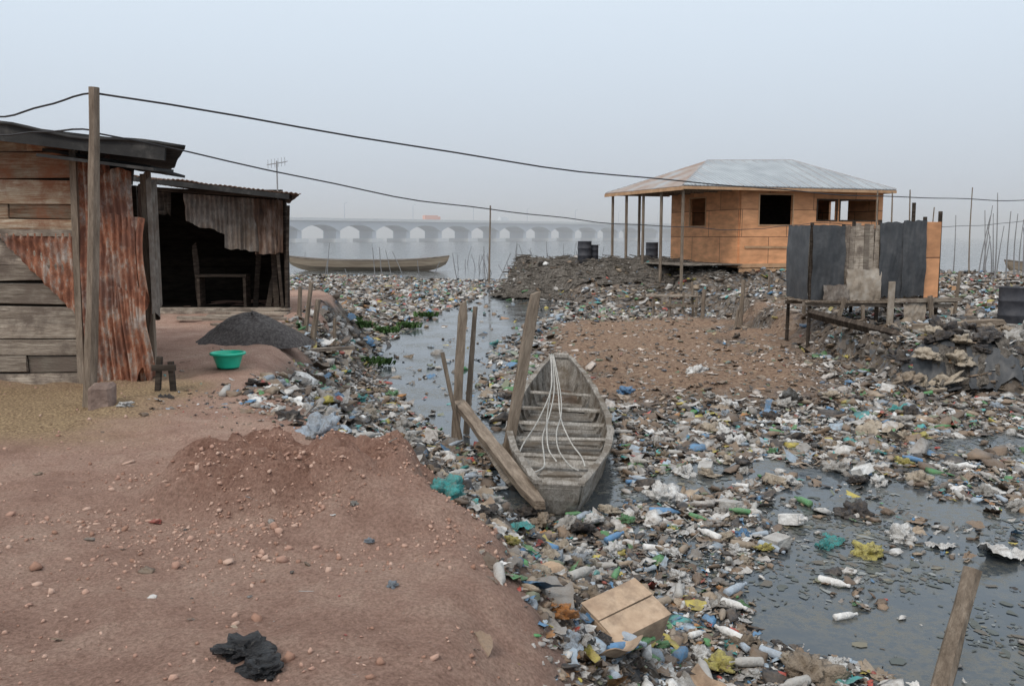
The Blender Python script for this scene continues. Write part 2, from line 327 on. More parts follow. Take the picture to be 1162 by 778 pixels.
# ---------------------------------------------------------------- litter carpet (uncountable)
def ico(sub):
    bm=bmesh.new(); bmesh.ops.create_icosphere(bm,subdivisions=sub,radius=1)
    bmesh.ops.triangulate(bm,faces=bm.faces); bm.verts.ensure_lookup_table()
    v_=np.array([v.co[:] for v in bm.verts]); f_=np.array([[v.index for v in f.verts] for f in bm.faces]); bm.free(); return v_,f_
def crumple(sub,seed,flat=.5,amp=.5,fr=1.5):
    v_,f_=ico(sub); out=[]
    for p in v_:
        q=Vector(p)*fr+Vector((seed*7.1,seed*3.3,seed*1.7))
        a=noise.noise(q)*.9; b_=abs(noise.noise(q*2.3))*.8; c_=abs(noise.noise(q*5.1))*.35
        s=1+amp*(a*1.1-b_+ .2)-amp*c_
        out.append(Vector(p)*max(s,.25))
    o=np.array([tuple(p) for p in out]); o[:,2]*=flat; o[:,1]*=random.uniform(.55,1); o[:,2]=np.maximum(o[:,2],-.28*flat); return o,f_
def sheet(k,seed,amp=.25,el=.7):
    rg=np.random.default_rng(seed); v_=[];f_=[]; ph=seed*1.7
    for j in range(k+1):
        for i in range(k+1):
            x=i/k*2-1; y=(j/k*2-1)*el; r_=1+.22*math.sin(3*math.atan2(y,x)+ph)
            q=Vector((x*1.6+seed*3.3,y*1.6,seed))
            z=abs(noise.noise(q))*amp*2.6+abs(noise.noise(q*2.7))*amp*1.2+.06*abs(x*y)
            if abs(x)>.99 or abs(y)>.99*el: z-=.06
            v_.append((x*r_+rg.normal(0,.07),y*r_+rg.normal(0,.07),z))
    for j in range(k):
        for i in range(k):
            a=j*(k+1)+i; f_+= [(a,a+1,a+k+2),(a,a+k+2,a+k+1)]
    return np.array(v_),np.array(f_)
def bottle_arr(seg=7):
    prof=[(.0,-1),(.28,-1),(.30,-.6),(.27,-.2),(.30,.3),(.26,.5),(.1,.75),(.1,.95),(0,.95)]
    v_=[(z,r*math.cos(2*math.pi*k/seg),.25+r*math.sin(2*math.pi*k/seg)) for r,z in prof for k in range(seg)]
    f_=[]
    for i in range(len(prof)-1):
        for k in range(seg):
            a=i*seg+k;b_=i*seg+(k+1)%seg; f_+=[(a,b_,b_+seg),(a,b_+seg,a+seg)]
    return np.array(v_),np.array(f_)
def stick_arr():
    v_=[(x,y*.05,z*.05) for x in(-1.3,1.3) for y,z in((-1,-1),(1,-1),(1,1),(-1,1))]
    f_=[(0,1,5),(0,5,4),(1,2,6),(1,6,5),(2,3,7),(2,7,6),(3,0,4),(3,4,7)]
    return np.array(v_),np.array(f_)
near=[crumple(2,i,random.uniform(.3,.7),.75,1.9) for i in range(7)]+[sheet(5,i,.22) for i in range(5)]+[sheet(5,i+60,.2,.28) for i in range(4)]+[bottle_arr(),stick_arr()]
farp=[crumple(1,i+20,random.uniform(.35,.6),.6) for i in range(5)]+[sheet(2,i+30,.2) for i in range(4)]+[sheet(2,i+70,.2,.35) for i in range(2)]
pal=[((.64,.63,.61),14),((.46,.44,.42),13),((.26,.245,.23),13),((.80,.80,.79),5.5),((.03,.03,.034),14),((.15,.105,.075),18),((.27,.19,.13),16),((.38,.30,.22),9),
     ((.10,.26,.46),3),((.07,.36,.36),1.8),((.08,.28,.10),2.5),((.56,.47,.10),1.9),((.46,.08,.06),2.0),((.44,.21,.07),1.3),((.36,.45,.54),6),((.24,.28,.19),3)]
pc=np.array([p[0] for p in pal]); pw=np.array([p[1] for p in pal],float); pw/=pw.sum()
def dens(x,y):
    t=tland(x,y); e=fbm(x*1.2,y*1.2,71,4)
    dl=ss((t+(e-.5)*.6)/.2)
    spill=ss((t+.55)/.5)*ss((fbm(x*1.1,y*1.1,73,3)-.43)/.1)*.6*ss((y-6.6)/2)
    dl=np.maximum(np.maximum(dl,spill),.006)
    clear=ss((x+3.05+.1*(y-11))/.35); dl=np.where((y>9)&(y<14),np.minimum(dl,clear+.01),dl)
    left=t<1
    n1=fbm(x*.55,y*.55,91); n2=fbm(x*1.7,y*1.7,95)
    nn=n1*.6+n2*.4
    bias=np.interp(y,[5,8,11,13.5,17],[-.10,-.02,.07,.15,.40])
    nearfoot=ss((2.2+.12*y-x)/1.0)*ss((10-y)/2)*.25
    d=ss((nn-.5+bias+nearfoot)/.12)
    d=np.maximum(d,.18*ss((14-y)/2)*ss((n2-.38)/.2))
    f2=np.interp(y,F2Y,F2X)+(fbm(y*.5,x*.5,63)-.5)*.9
    d=np.where(y>12.5,d*np.maximum(ss((x-f2+.4)/.9),.04),d)
    d=d*(1-.68*mudw(x,y))
    d=np.where(left,dl,d)
    ax=.5+(y-9)*.059
    d=np.where((np.abs(x-ax)<.74)&(y>9.35)&(y<16.9),0,d)
    d=np.where((x<-4.4)&(y>9)&(y<24),d*.1,d)
    hgt=height(x,y); d=np.where((y>62)&(hgt<-.05),0,d)
    return d
def assemble(name,x,y,z,s,cc,kind,protos,rg,zl=.15,mat='litter',smooth=False,tilt=.30):
    V=[];F=[];C=[];o=0
    for k,(pv,pf) in enumerate(protos):
        idx=np.where(kind==k)[0]
        if len(idx)==0: continue
        m_=len(idx); ya=rg.uniform(0,6.283,m_); ti=rg.normal(0,tilt,m_); tj=rg.normal(0,tilt,m_)
        cz,sz=np.cos(ya),np.sin(ya)
        P=pv[None]*s[idx][:,None,None]*rg.uniform(.7,1.3,(m_,1,3))
        cx,sx_=np.cos(ti)[:,None],np.sin(ti)[:,None]; py=P[:,:,1]*cx-P[:,:,2]*sx_; pz=P[:,:,1]*sx_+P[:,:,2]*cx
        cy,sy=np.cos(tj)[:,None],np.sin(tj)[:,None]; px=P[:,:,0]*cy+pz*sy; pz=-P[:,:,0]*sy+pz*cy
        qx=px*cz[:,None]-py*sz[:,None]; qy=px*sz[:,None]+py*cz[:,None]
        W_=np.stack([qx+x[idx][:,None],qy+y[idx][:,None],pz+z[idx][:,None]+zl*s[idx][:,None]],-1)
        nv=pv.shape[0]; V.append(W_.reshape(-1,3)); F.append((pf[None]+(np.arange(m_)*nv)[:,None,None]+o).reshape(-1,3)); o+=m_*nv
        C.append(np.repeat(cc[idx],nv,axis=0))
    V=np.concatenate(V);F=np.concatenate(F);C=np.concatenate(C)
    me=fastmesh(name,V,F,3); ca=me.color_attributes.new('Col','FLOAT_COLOR','POINT')
    ca.data.foreach_set('color',np.concatenate([C,np.ones((len(C),1))],1).astype(np.float32).ravel())
    if smooth: me.polygons.foreach_set('use_smooth',np.ones(len(me.polygons),dtype=bool))
    me.materials.append(M[mat]); ob=bpy.data.objects.new(name,me); COL.objects.link(ob); ob['kind']='stuff'; return ob
def scatter(name,N,y0,y1,mode,protos,wts,smin,smax,label,cat='litter',seed=1,smooth=False,sg=.5):
    rg=np.random.default_rng(seed)
    if mode=='log': y=np.exp(rg.uniform(math.log(y0),math.log(y1),N))
    else: y=rg.uniform(y0,y1,N)
    x=rg.uniform(-.72,.85,N)*(y+1.5)
    keep=rg.random(N)<dens(x,y); x=x[keep];y=y[keep]; n=len(x)
    hh=height(x,y); z=np.maximum(hh,0.0)
    s=np.exp(rg.normal(0,sg,n))*(smin+(smax-smin)*np.clip((y-4)/46,0,1)); s=np.clip(s,smin*.3,smax*1.8)
    z=np.where(hh<-.02,z-.12*s,z)
    mw=mudw(x,y); s=s*(1-.45*mw); s=np.where(tland(x,y)<-.15,s*.6,s)
    ci=rg.choice(len(pc),n,p=pw); cc=pc[ci]*rg.uniform(.65,1.12,(n,1))
    lum=cc.mean(1,keepdims=True); cc=cc*(1-.6*mw[:,None])+lum*np.array([1.2,.9,.7])*.6*mw[:,None]*.8
    kind=rg.choice(len(protos),n,p=np.array(wts)/sum(wts))
    ob=assemble(name,x,y,z,s,cc,kind,protos,rg,smooth=smooth,zl=.08); ob['label']=label; ob['category']=cat
scatter('scattered_litter',88000,3,22,'log',near,[3.2]*7+[3.4]*5+[3]*4+[2.6,6],.022,.10,'small crumpled plastic, paper and rags covering the creek bank',seed=3,smooth=True,sg=.55)
scatter('floating_litter',98000,9,78,'lin',farp,[4]*5+[3.4]*4+[3.4]*2,.045,.115,'dense layer of mixed plastic rubbish on mudflat and water',seed=5)
# soil clods
rg=np.random.default_rng(21); N=34000; y=np.exp(rg.uniform(math.log(2.6),math.log(11),N)); x=rg.uniform(-.75,.1,N)*(y+1)
rr=np.sqrt(((x+1.3)/1.3)**2+((y-5.3)/1.0)**2); pr_=np.clip(1.1-.7*rr,.07,.9)*(fbm(x*3,y*3,99)>.42)
kp=(tland(x,y)<.15)&(rg.random(N)<pr_); x=x[kp];y=y[kp]; n=len(x)
s=np.exp(rg.normal(0,.5,n))*.0085; sc_=np.array([(.40,.25,.195),(.46,.30,.235),(.32,.19,.14),(.50,.35,.28)])
ob=assemble('soil_clods',x,y,height(x,y),s,sc_[rg.choice(4,n)],rg.choice(5,n),[crumple(1,i+140,.8,.6) for i in range(5)],rg,.05,'earth'); ob['label']='loose crumbs and clods of red earth'; ob['category']='soil clods'
# scum flakes
rg=np.random.default_rng(9); N=34000; y=rg.uniform(4.5,17,N); x=rg.uniform(.1,.8,N)*(y+1.5)
kp=(tland(x,y)>1)&(height(x,y)<-.03)&(fbm(x*.9,y*.9,97)+.25*(fbm(x*4,y*4,98)-.5)+rg.normal(0,.06,N)>.47); x=x[kp];y=y[kp];n=len(x)
an=np.arange(6)*2*math.pi/6; ya=rg.uniform(0,6.28,n); s=np.exp(rg.normal(0,.6,n))*.022; rj=rg.uniform(.4,1.3,(n,6))
px=np.cos(an)[None]*s[:,None]*rj; py=np.sin(an)[None]*s[:,None]*rj*rg.uniform(.25,.9,(n,1))
V=np.stack([px*np.cos(ya)[:,None]-py*np.sin(ya)[:,None]+x[:,None],px*np.sin(ya)[:,None]+py*np.cos(ya)[:,None]+y[:,None],np.repeat((.004+rg.uniform(0,.004,n))[:,None]+WZ,6,1)],-1).reshape(-1,3)
F=(np.arange(6)[None]+np.arange(n)[:,None]*6); me=fastmesh('floating_leaves',V,F,6)
pl=np.array([(.07,.08,.07),(.10,.11,.105),(.06,.065,.05),(.22,.23,.22),(.10,.08,.055),(.17,.15,.10)]); C=np.repeat(pl[rg.choice(6,n,p=[.25,.2,.2,.08,.17,.1])],6,axis=0)
ca=me.color_attributes.new('Col','FLOAT_COLOR','POINT'); ca.data.foreach_set('color',np.concatenate([C,np.ones((len(C),1))],1).astype(np.float32).ravel())
me.materials.append(M['scum']); ob=bpy.data.objects.new('floating_leaves',me); COL.objects.link(ob); ob['kind']='stuff'; ob['label']='thin dull leaves and film flakes floating on dark water'; ob['category']='floating leaves'

# ---------------------------------------------------------------- individual litter
def arrmesh(name,va,fa,mats,smooth=True):
    mb=MB(); mb.add([tuple(p) for p in va],[tuple(int(i) for i in f) for f in fa]); return mb.mesh(name,mats,smooth)
bagm=[arrmesh('plastic_bag',*crumple(4,i+50,random.uniform(.35,.7),.85,1.9),['plastic']) for i in range(14)]
blackm=[arrmesh('plastic_bag',*crumple(4,i+80,.6,.9,1.7),['shinyblack']) for i in range(2)]
def bigsheet(seed):
    mb=MB(); o=Vector((seed*3.1,seed*5.7,0)); ph=seed*1.3
    def P(a,b_):
        x=(a-.5)*2;y=(b_-.5)*1.5; r=1+.25*math.sin(3*math.atan2(y,x)+ph)+.25*noise.noise(Vector((math.cos(math.atan2(y,x))*2,math.sin(math.atan2(y,x))*2,seed)))
        z=abs(noise.noise(Vector((x*1.8,y*1.8,0))+o))*.55+abs(noise.noise(Vector((x*5,y*5,0))+o))*.24
        e=max(abs(x),abs(y)/.75); z-=.12*max(e-.8,0)/.2
        return (x*r,y*r,z)
    mb.grid(P,22,18); return mb.mesh('plastic_sheet',['plastic'],True)
shm=[bigsheet(i) for i in range(8)]
mb=MB()
mb.lathe([(0,0),(.033,0),(.036,.01),(.034,.06),(.036,.07),(.036,.13),(.033,.14),(.036,.15),(.034,.185),(.018,.225),(.013,.235),(.013,.25)],14)
mb.lathe([(.016,.25),(.016,.272),(0,.274)],14)
bm_=mb.mesh('plastic_bottle',['plastic'],True)
mb=MB(); mb.b2(-.11,.11,-.07,.07,0,.26); mb.b2(-.07,.07,-.05,.05,.26,.29); mb.lathe([(.03,.29),(.03,.33),(0,.33)],12,c=(.06,0,0)); mb.tube([(-.08,0,.27),(-.08,0,.33),(0,0,.335),(.02,0,.28)],.013,8)
canm=mb.mesh('jerrycan',['plastic'],False)
colname=[((.66,.65,.63),'white'),((.44,.43,.41),'grey'),((.76,.76,.75),'white'),((.03,.03,.035),'black'),((.30,.24,.18),'brown'),((.10,.26,.48),'blue'),((.05,.36,.36),'turquoise'),((.54,.48,.14),'yellow'),((.42,.10,.07),'red'),((.38,.45,.53),'pale blue'),((.10,.28,.12),'green'),((.48,.41,.32),'beige'),((.5,.2,.05),'orange')]
CN={n_:c_ for c_,n_ in colname}
def put(kind,mesh,x,y,s,c,where,cat,rot=None,group=None,dz=0,zs=None,bevel=0):
    o=bpy.data.objects.new(kind,mesh); COL.objects.link(o)
    z=hz(x,y); o.location=(x,y,z+dz); o.scale=(s,s,s if zs is None else zs)
    o.rotation_euler=rot if rot else (random.gauss(0,.2),random.gauss(0,.2),random.uniform(0,6.28))
    o.color=(*CN[c],1); o['label']=f'{c} {kind.replace("_"," ")} {where}'; o['category']=cat
    if group: o['group']=group
    if bevel: md=o.modifiers.new('b','BEVEL'); md.width=bevel; md.segments=2
    return o
cw=[8,8,4,9,8,1.6,1.0,1.2,1.0,4,1.2,7,.2]
def where_(x,y): return 'lying on the littered bank' if tland(np.array([x]),np.array([y]))[0]<1 else 'floating among rubbish in the creek'
def rand_sites(n,y0,y1,wide=(-.6,.72)):
    out=[]
    while len(out)<n:
        y=math.exp(random.uniform(math.log(y0),math.log(y1))); x=random.uniform(*wide)*(y+.8)
        if random.random()<float(dens(np.array([x]),np.array([y]))[0])*1.1-.02: out.append((x,y))
    return out
for (x,y) in rand_sites(265,3.6,17):
    c=random.choices(colname,cw)[0][1]
    s=min(math.exp(random.gauss(0,.4))*.062,.135)*(1+y/30)
    put('plastic_bag',random.choice(bagm),x,y,s,c,'crumpled, '+where_(x,y),'plastic bag',group='plastic bags strewn along the creek',dz=s*.12)
for (x,y) in rand_sites(170,3.6,15):
    c=random.choices(colname,[7,8,3,9,8,1.3,.6,.6,.7,4,.8,6,0])[0][1]; s=random.uniform(.05,.13)
    put('plastic_sheet',random.choice(shm),x,y,s,c,'crumpled, '+where_(x,y),'plastic sheet',group='torn plastic sheets in the rubbish',dz=.0)
for (x,y) in rand_sites(200,3.8,15):
    c=random.choices(['white','pale blue','green','brown','blue','grey'],[3,5,1.5,3,1,5])[0]
    put('plastic_bottle',bm_,x,y,random.uniform(.7,1.1),c,where_(x,y),'bottle',rot=(math.pi/2+random.gauss(0,.15),0,random.uniform(0,6.28)),group='plastic bottles in the rubbish',dz=.03)
B=lambda x,y,s,c,w='floating on dark water',zs=None: put('plastic_bag',random.choice(bagm),x,y,s,c,'crumpled, '+w,'plastic bag',group='plastic bags strewn along the creek',dz=s*.05,zs=zs)
for a in [(3.75,17.9,.22,'white'),(1.75,10.0,.2,'white'),(2.2,11,.13,'white'),(3.35,10.6,.14,'white'),(4.5,10.6,.15,'white'),(3.4,8.15,.13,'yellow'),(3.9,8.6,.14,'white'),(3.75,9.4,.15,'black'),(6.1,13,.13,'yellow'),(1.45,5.9,.11,'yellow'),(2.5,10.9,.13,'beige'),(4.2,11.2,.14,'grey'),(5.2,11.5,.11,'yellow'),(2.9,11.6,.14,'beige'),(3.05,8.35,.08,'turquoise')]: B(*a)
S=lambda x,y,s,c,w: put('plastic_sheet',random.choice(shm),x,y,s,c,w,'plastic sheet',group='torn plastic sheets in the rubbish',dz=.01)
S(5.0,15.8,.32,'white','spread on the mudflat rubbish'); S(5.7,13.5,.34,'beige','spread over floating rubbish'); S(4.65,8.1,.24,'white','floating half sunk on dark water')
S(.04,6.6,.14,'turquoise','crumpled on the bank beside the boat'); S(3.2,8.5,.11,'turquoise','floating on dark water')
S(.35,4.3,.11,'white','crumpled on the littered bank'); S(.9,5.0,.11,'white','crumpled on the littered bank'); S(.55,4.0,.13,'grey','crumpled on the littered bank'); S(.95,4.3,.14,'grey','crumpled on the littered bank')
S(-1.6,7.3,.10,'white','lying on red soil mound')
for x,y,c in ((-2.6,10.5,'black'),(-2.2,11.2,'black'),(-1.9,9.6,'black'),(-1.4,8.7,'black'),(-1.0,8.2,'brown'),(-1.5,10.2,'beige'),(-2.5,11.8,'blue'),(-2.4,11.4,'red'),(-.5,6.9,'beige'),(-.4,7.4,'brown'),(-1.3,8.0,'grey'),(-.9,7.6,'black'),(-.7,8.6,'white'),(-.2,7.9,'beige'),(-.8,7.1,'black'),(-.2,6.5,'black'),(-1.9,8.9,'brown')):
    S(x,y,random.uniform(.11,.18),c,'crumpled rag lying on the littered bank')
for x,y,c,s in ((.30,8.95,'brown',.13),(.55,8.85,'grey',.12),(.85,9.0,'white',.11),(1.05,9.3,'beige',.12),(.15,9.2,'black',.13),(.70,8.7,'black',.12),(.0,9.0,'pale blue',.1),(1.2,9.0,'green',.08)):
    put('plastic_bag',random.choice(bagm),x,y,s,c,'crumpled, packed against the canoe','plastic bag',group='plastic bags strewn along the creek',dz=.05)
put('plastic_bottle',bm_,1.5,9.4,1.25,'blue','floating by the moored canoe','bottle',rot=(math.pi/2,0,1.5),dz=.02,group='plastic bottles in the rubbish')
put('plastic_bottle',bm_,2.7,7.5,1.0,'white','floating on dark water','bottle',rot=(math.pi/2,0,.9),dz=.01,group='plastic bottles in the rubbish')
put('plastic_bottle',bm_,2.55,6.7,.8,'white','floating on dark water','bottle',rot=(math.pi/2,0,1.9),dz=.01,group='plastic bottles in the rubbish')
for x,y,r_,c in ((2.85,9.1,(1.4,.2,.9),'white'),(2.5,8.3,(1.5,0,2.2),'grey'),(3.2,10.7,(1.5,.3,.2),'beige'),(4.35,10.9,(1.3,.4,2.),'white'),(2.45,11.0,(1.4,.1,2.8),'grey'),(2.35,9.6,(1.5,.1,.8),'grey')):
    put('jerrycan',canm,x,y,.8,c,'dirty, floating on dark water','jerrycan',rot=r_,dz=.03,group='jerrycans floating in the creek',bevel=.02)
for mi_,x,y,s,zs,rz in ((0,-1.03,3.22,.085,.065,.2),(1,-.92,3.10,.075,.05,-.9)):
    put('plastic_bag',blackm[mi_],x,y,s,'black','shiny, crumpled, lying on bare red soil','plastic bag',rot=(.1,0,rz),dz=.02,zs=zs)
for x,y in ((-.55,3.9),(-.75,4.5),(-2.6,8.5),(-3.1,9.4),(-2.0,8.6),(-.9,4.9),(-2.3,8.0)):
    put('plastic_bag',random.choice(bagm),x,y,.026,random.choice(['white','grey','pale blue','black']),'small scrap, lying on bare red soil','plastic bag',dz=.005)
cbx=root('cardboard_box',(.62,4.95,hz(.62,4.95)+.05),.5,label='battered brown cardboard carton tipped on the rubbish bank',category='box'); cbx.rotation_euler=(.42,-.1,.65)
mb=MB(); mb.box((0,0,.1),(.44,.31,.2),jit=.008); mb.obj('carton',['card'],cbx,bevel=.01)
mb=MB(); mb.box((0,-.080,.208),(.435,.152,.006),(.012,0,0),jit=.003); mb.obj('flap',['card'],cbx)
mb=MB(); mb.box((0,.080,.210),(.435,.152,.006),(-.025,0,.01),jit=.003); mb.obj('flap',['card'],cbx)
for (x,y,rz,s) in ((.52,4.5,.9,.8),(1.15,5.1,2.2,.6),(-.85,7.6,.2,.45),(.25,5.5,.4,.5),(.9,4.3,.1,.6)):
    mb=MB(); k=random.random()*9
    mb.grid(lambda a,b_:((a-.5)*.4*s,(b_-.5)*.3*s,.03*math.sin(a*5+k)+.02*math.sin(b_*7+k)),8,8)
    mb.obj('cardboard_piece',['card'],solid=.006,loc=(x,y,hz(x,y)+.06),rot=(random.uniform(-.3,.3),random.uniform(-.3,.3),rz),label='torn flattened cardboard piece on the rubbish bank',category='cardboard',group='cardboard pieces on the bank')
# stacked refuse sacks forming the long right-hand bank edge
for i in range(46):
    x=7.7+i*.13+random.uniform(-.15,.15); row=i%3; y=16.9+.03*i+row*.35+random.uniform(-.15,.15); s=random.uniform(.20,.34)
    o=put('refuse_sack',random.choice(bagm),x,y,s,random.choice(['black','black','grey','brown','black','beige']),'stuffed, stacked along the rubbish bank','sack',group='refuse sacks stacked on the bank',dz=.05+.10*row,zs=s*1.1)

# ---------------------------------------------------------------- moored canoe
bo=root('canoe',(.50,9.35,-.05),-.055,label='weathered grey wooden canoe moored against the rubbish bank',category='boat'); bo.rotation_euler=(0,.035,-.055)
Lb=7.2
def hw(t): return float(np.interp(t,[0,.08,.2,.35,.5,.65,.8,.9,.96,1],[.24,.40,.58,.70,.72,.67,.54,.39,.27,.15]))
def gz(t): return .38+.04*(1-t)**6+.38*max(t-.45,0)**2/.3
def bz(t): return -.10+ (.14*max(.12-t,0)/.12)+ .62*max(t-.72,0)**2/.078*.55
def sec(t,off=0):
    w_=hw(t)-off; g_=gz(t); b_=bz(t)+off; y=t*Lb
    y2=y+(.35*max(t-.85,0)/.15)*1-.12*max(.1-t,0)/.1
    return [(-w_,y2,g_),(-w_*.92,y+.6*(y2-y),b_+(g_-b_)*.5),(-w_*.74,y,b_+(g_-b_)*.08),(0,y,b_),(w_*.74,y,b_+(g_-b_)*.08),(w_*.92,y+.6*(y2-y),b_+(g_-b_)*.5),(w_,y2,g_)]
mb=MB(); NS=36
vs=[p for i in range(NS+1) for p in sec(i/NS)]; fs=[(i*7+k,i*7+k+1,(i+1)*7+k+1,(i+1)*7+k) for i in range(NS) for k in range(6)]
fs.append(tuple(range(7))); fs.append(tuple(NS*7+k for k in range(7))); mb.add(vs,fs); mb.obj('hull',['boatwood'],bo,solid=.035)
for sgn in(-1,1):
    mb=MB(); pts=[]
    for i in range(NS+1):
        p=sec(i/NS)[6]; pts.append((sgn*(p[0]+.0),p[1],p[2]+.012))
    ring=[]
    for p in pts:
        j=random.uniform(-.012,.012)
        x0=p[0]-sgn*.05; x1=p[0]+sgn*.035+j
        ring+=[(x0,p[1],p[2]-.02),(x1,p[1],p[2]-.02),(x1,p[1],p[2]+.022+j),(x0,p[1],p[2]+.022+j)]
    f_=[(i*4+k,i*4+(k+1)%4,(i+1)*4+(k+1)%4,(i+1)*4+k) for i in range(NS) for k in range(4)]+[(0,1,2,3),tuple(NS*4+k for k in range(4))]
    mb.add(ring,f_); mb.obj('gunwale',['boatwood'],bo)
for i in range(17):
    t=.05+i*.054; s_=sec(t,.035); mb=MB()
    for a,b_ in zip(s_[:-1],s_[1:]):
        a=Vector(a);b_=Vector(b_); mb.box((a+b_)/2,((b_-a).length+.02,.045,.04),(0,-math.atan2(b_.z-a.z,b_.x-a.x),0))
    mb.obj('rib',['boatwood'],bo)
for t in (.10,.22,.36,.5,.63,.76):
    w_=hw(t)*.95; mb=MB(); mb.box((0,t*Lb,gz(t)-.10),(2*w_,.15,.03),(0,random.uniform(-.03,.03),random.uniform(-.06,.06)),jit=.008); mb.obj('thwart',['boatwood'],bo,bevel=.004)
mb=MB()
for a in range(21):
    y=.55+a*.27; w_=hw(y/Lb)*.86; mb.box((0,y,.07+bz(y/Lb)+.10+random.uniform(0,.016)),(2*w_,.25,.02),(random.uniform(-.03,.03),random.uniform(-.03,.03),random.uniform(-.04,.04)),jit=.006)
mb.obj('floor_board',['boatwood'],bo)
mb=MB(); mb.b2(-.22,.22,-.12,.0,.36,.43); mb.obj('stern_board',['boatwood'],bo,bevel=.006)
mb=MB(); mb.b2(-.15,.15,Lb+.28,Lb+.42,gz(1)-.04,gz(1)+.06); mb.obj('bow_board',['boatwood'],bo,bevel=.02)
mb=MB()
def rope(pts,r_=.010):
    P=[Vector(p) for p in pts]; out=[]
    for i in range(len(P)-1):
        p0=P[max(i-1,0)];p1=P[i];p2=P[i+1];p3=P[min(i+2,len(P)-1)]
        for k in range(8):
            t=k/8; out.append(.5*((2*p1)+(-p0+p2)*t+(2*p0-5*p1+4*p2-p3)*t*t+(-p0+3*p1-3*p2+p3)*t**3))
    out.append(P[-1]); mb.tube(out,r_,6)
rope([(.70,16.1,.84),(.66,14.6,.52),(.40,12.9,.32),(.14,11.4,.28),(.08,10.6,.28),(.16,10.1,.28)])
rope([(.74,16.1,.84),(.70,14.5,.50),(.56,13.0,.36),(.42,11.9,.28),(.40,10.9,.28),(.38,10.3,.28),(.26,9.9,.32)])
rope([(.75,16.1,.84),(.76,14.5,.50),(.72,12.9,.34),(.78,11.6,.28),(.86,10.8,.28),(.86,10.2,.31)])
rope([(.76,16.1,.85),(.79,14.4,.50),(.74,13.1,.36),(.62,12.1,.30),(.60,11.2,.27),(.68,10.3,.30),(.76,9.9,.34)])
rope([(.72,16.1,.85),(.66,14.7,.52),(.56,13.6,.32),(.50,12.5,.34),(.47,11.3,.27),(.54,10.5,.29)])
mb.obj('rope',['rope'],smooth=True,label='tangle of pale rope draped along the moored canoe',category='rope')

def post(name,p0,p1,r0,r1,mat,label,cat='post',seg=7,group=None,bend=0,point=False):
    mb=MB(); p0=Vector(p0);p1=Vector(p1); n=9; pts=[];rd=[]
    side=Vector((random.uniform(-1,1),random.uniform(-1,1),0))*bend
    for i in range(n):
        t=i/(n-1); pts.append((p0.lerp(p1,t)+side*math.sin(t*math.pi))-p0); rd.append(r0+(r1-r0)*t)
    if point: rd[-1]=r1*.45
    mb.tube(pts,rd,seg,0,.10); kw=dict(label=label,category=cat)
    if group: kw['group']=group
    return mb.obj(name,[mat],loc=p0,**kw)
def board(name,p0,p1,w_,th,mat,label,cat='plank',yaw=0,group=None,notch=True):
    p0=Vector(p0);p1=Vector(p1); d=p1-p0; L=d.length; mb=MB()
    n=11; ring=[]
    for i in range(n):
        t=i/(n-1); ww=w_*(1+random.uniform(-.1,.1))*(.7 if (notch and i==n-1) else 1); ox=random.uniform(-.03,.03)*w_
        z=L*t
        ring+=[(ox-ww/2,-th/2,z),(ox+ww/2,-th/2,z+(.06 if i==n-1 else 0)),(ox+ww/2,th/2,z+(.06 if i==n-1 else 0)),(ox-ww/2,th/2,z)]
    mb.add(ring,[(i*4+k,i*4+(k+1)%4,(i+1)*4+(k+1)%4,(i+1)*4+k) for i in range(n-1) for k in range(4)]+[(3,2,1,0),tuple((n-1)*4+k for k in range(4))])
    kw=dict(label=label,category=cat); 
    if group: kw['group']=group
    o=mb.obj(name,[mat],loc=p0,bevel=.004,**kw); q=Vector((0,0,1)).rotation_difference(d.normalized()); o.rotation_mode='QUATERNION'; o.rotation_quaternion=q@Euler((0,0,yaw)).to_quaternion(); return o
board('mooring_post',(-.12,11.8,-.3),(.31,11.9,2.22),.15,.08,'brownwood','tall leaning sawn timber post beside moored canoe','post',.3)
board('mooring_post',(-.85,13,.0),(-.72,13.1,2.0),.13,.07,'brownwood','weathered upright timber post on the littered bank','post',.2)
post('mooring_post',(-.72,12.5,.0),(-1.0,12.6,1.35),.035,.03,'brownwood','thin leaning stake beside mooring posts')
post('mooring_post',(-.70,13.3,.0),(-.55,13.3,1.95),.05,.035,'brownwood','round weathered stake leaning on timber post')
board('timber_beam',(-.78,12.9,.55),(.28,9.0,.22),.16,.10,'brownwood','heavy squared beam lying along the bank beside canoe','beam',.4)
board('timber_beam',(-.55,12.7,.30),(.0,10.2,.12),.16,.05,'greywood','split grey board lying against heavy beam','beam',.9)
post('leaning_post',(2.78,5.55,-.25),(3.16,5.85,.74),.070,.060,'brownwood','thick weathered post leaning out of dark water',seg=9)
for (x,y,hh,r_) in ((-3.9,16.5,.95,.05),(-3.7,16.2,.8,.06),(-4.15,17.2,.6,.05),(-3.55,17.5,.7,.04)):
    z=hz(x,y); post('wooden_stake',(x,y,z-.2),(x+random.uniform(-.1,.35),y,z+hh),r_,r_*.8,'brownwood','weathered stake stuck in littered bank',group='stakes along the littered bank')
for (u,Y_,hh,r_) in ((.258,29,1.5,.08),(.215,30,1.0,.07),(.252,28.4,.6,.05),(.205,33,1.3,.05),(.50,24,1.2,.05),(.33,26,.8,.06),(.37,27,.7,.06),(.29,33,.9,.05)):
    x=u*Y_; z=hz(x,Y_); post('wooden_stake',(x,Y_,z-.2),(x+random.uniform(-.12,.12),Y_,z+hh),r_,r_*.85,'brownwood','weathered stump post standing in the rubbish',group='stump posts in the rubbish')

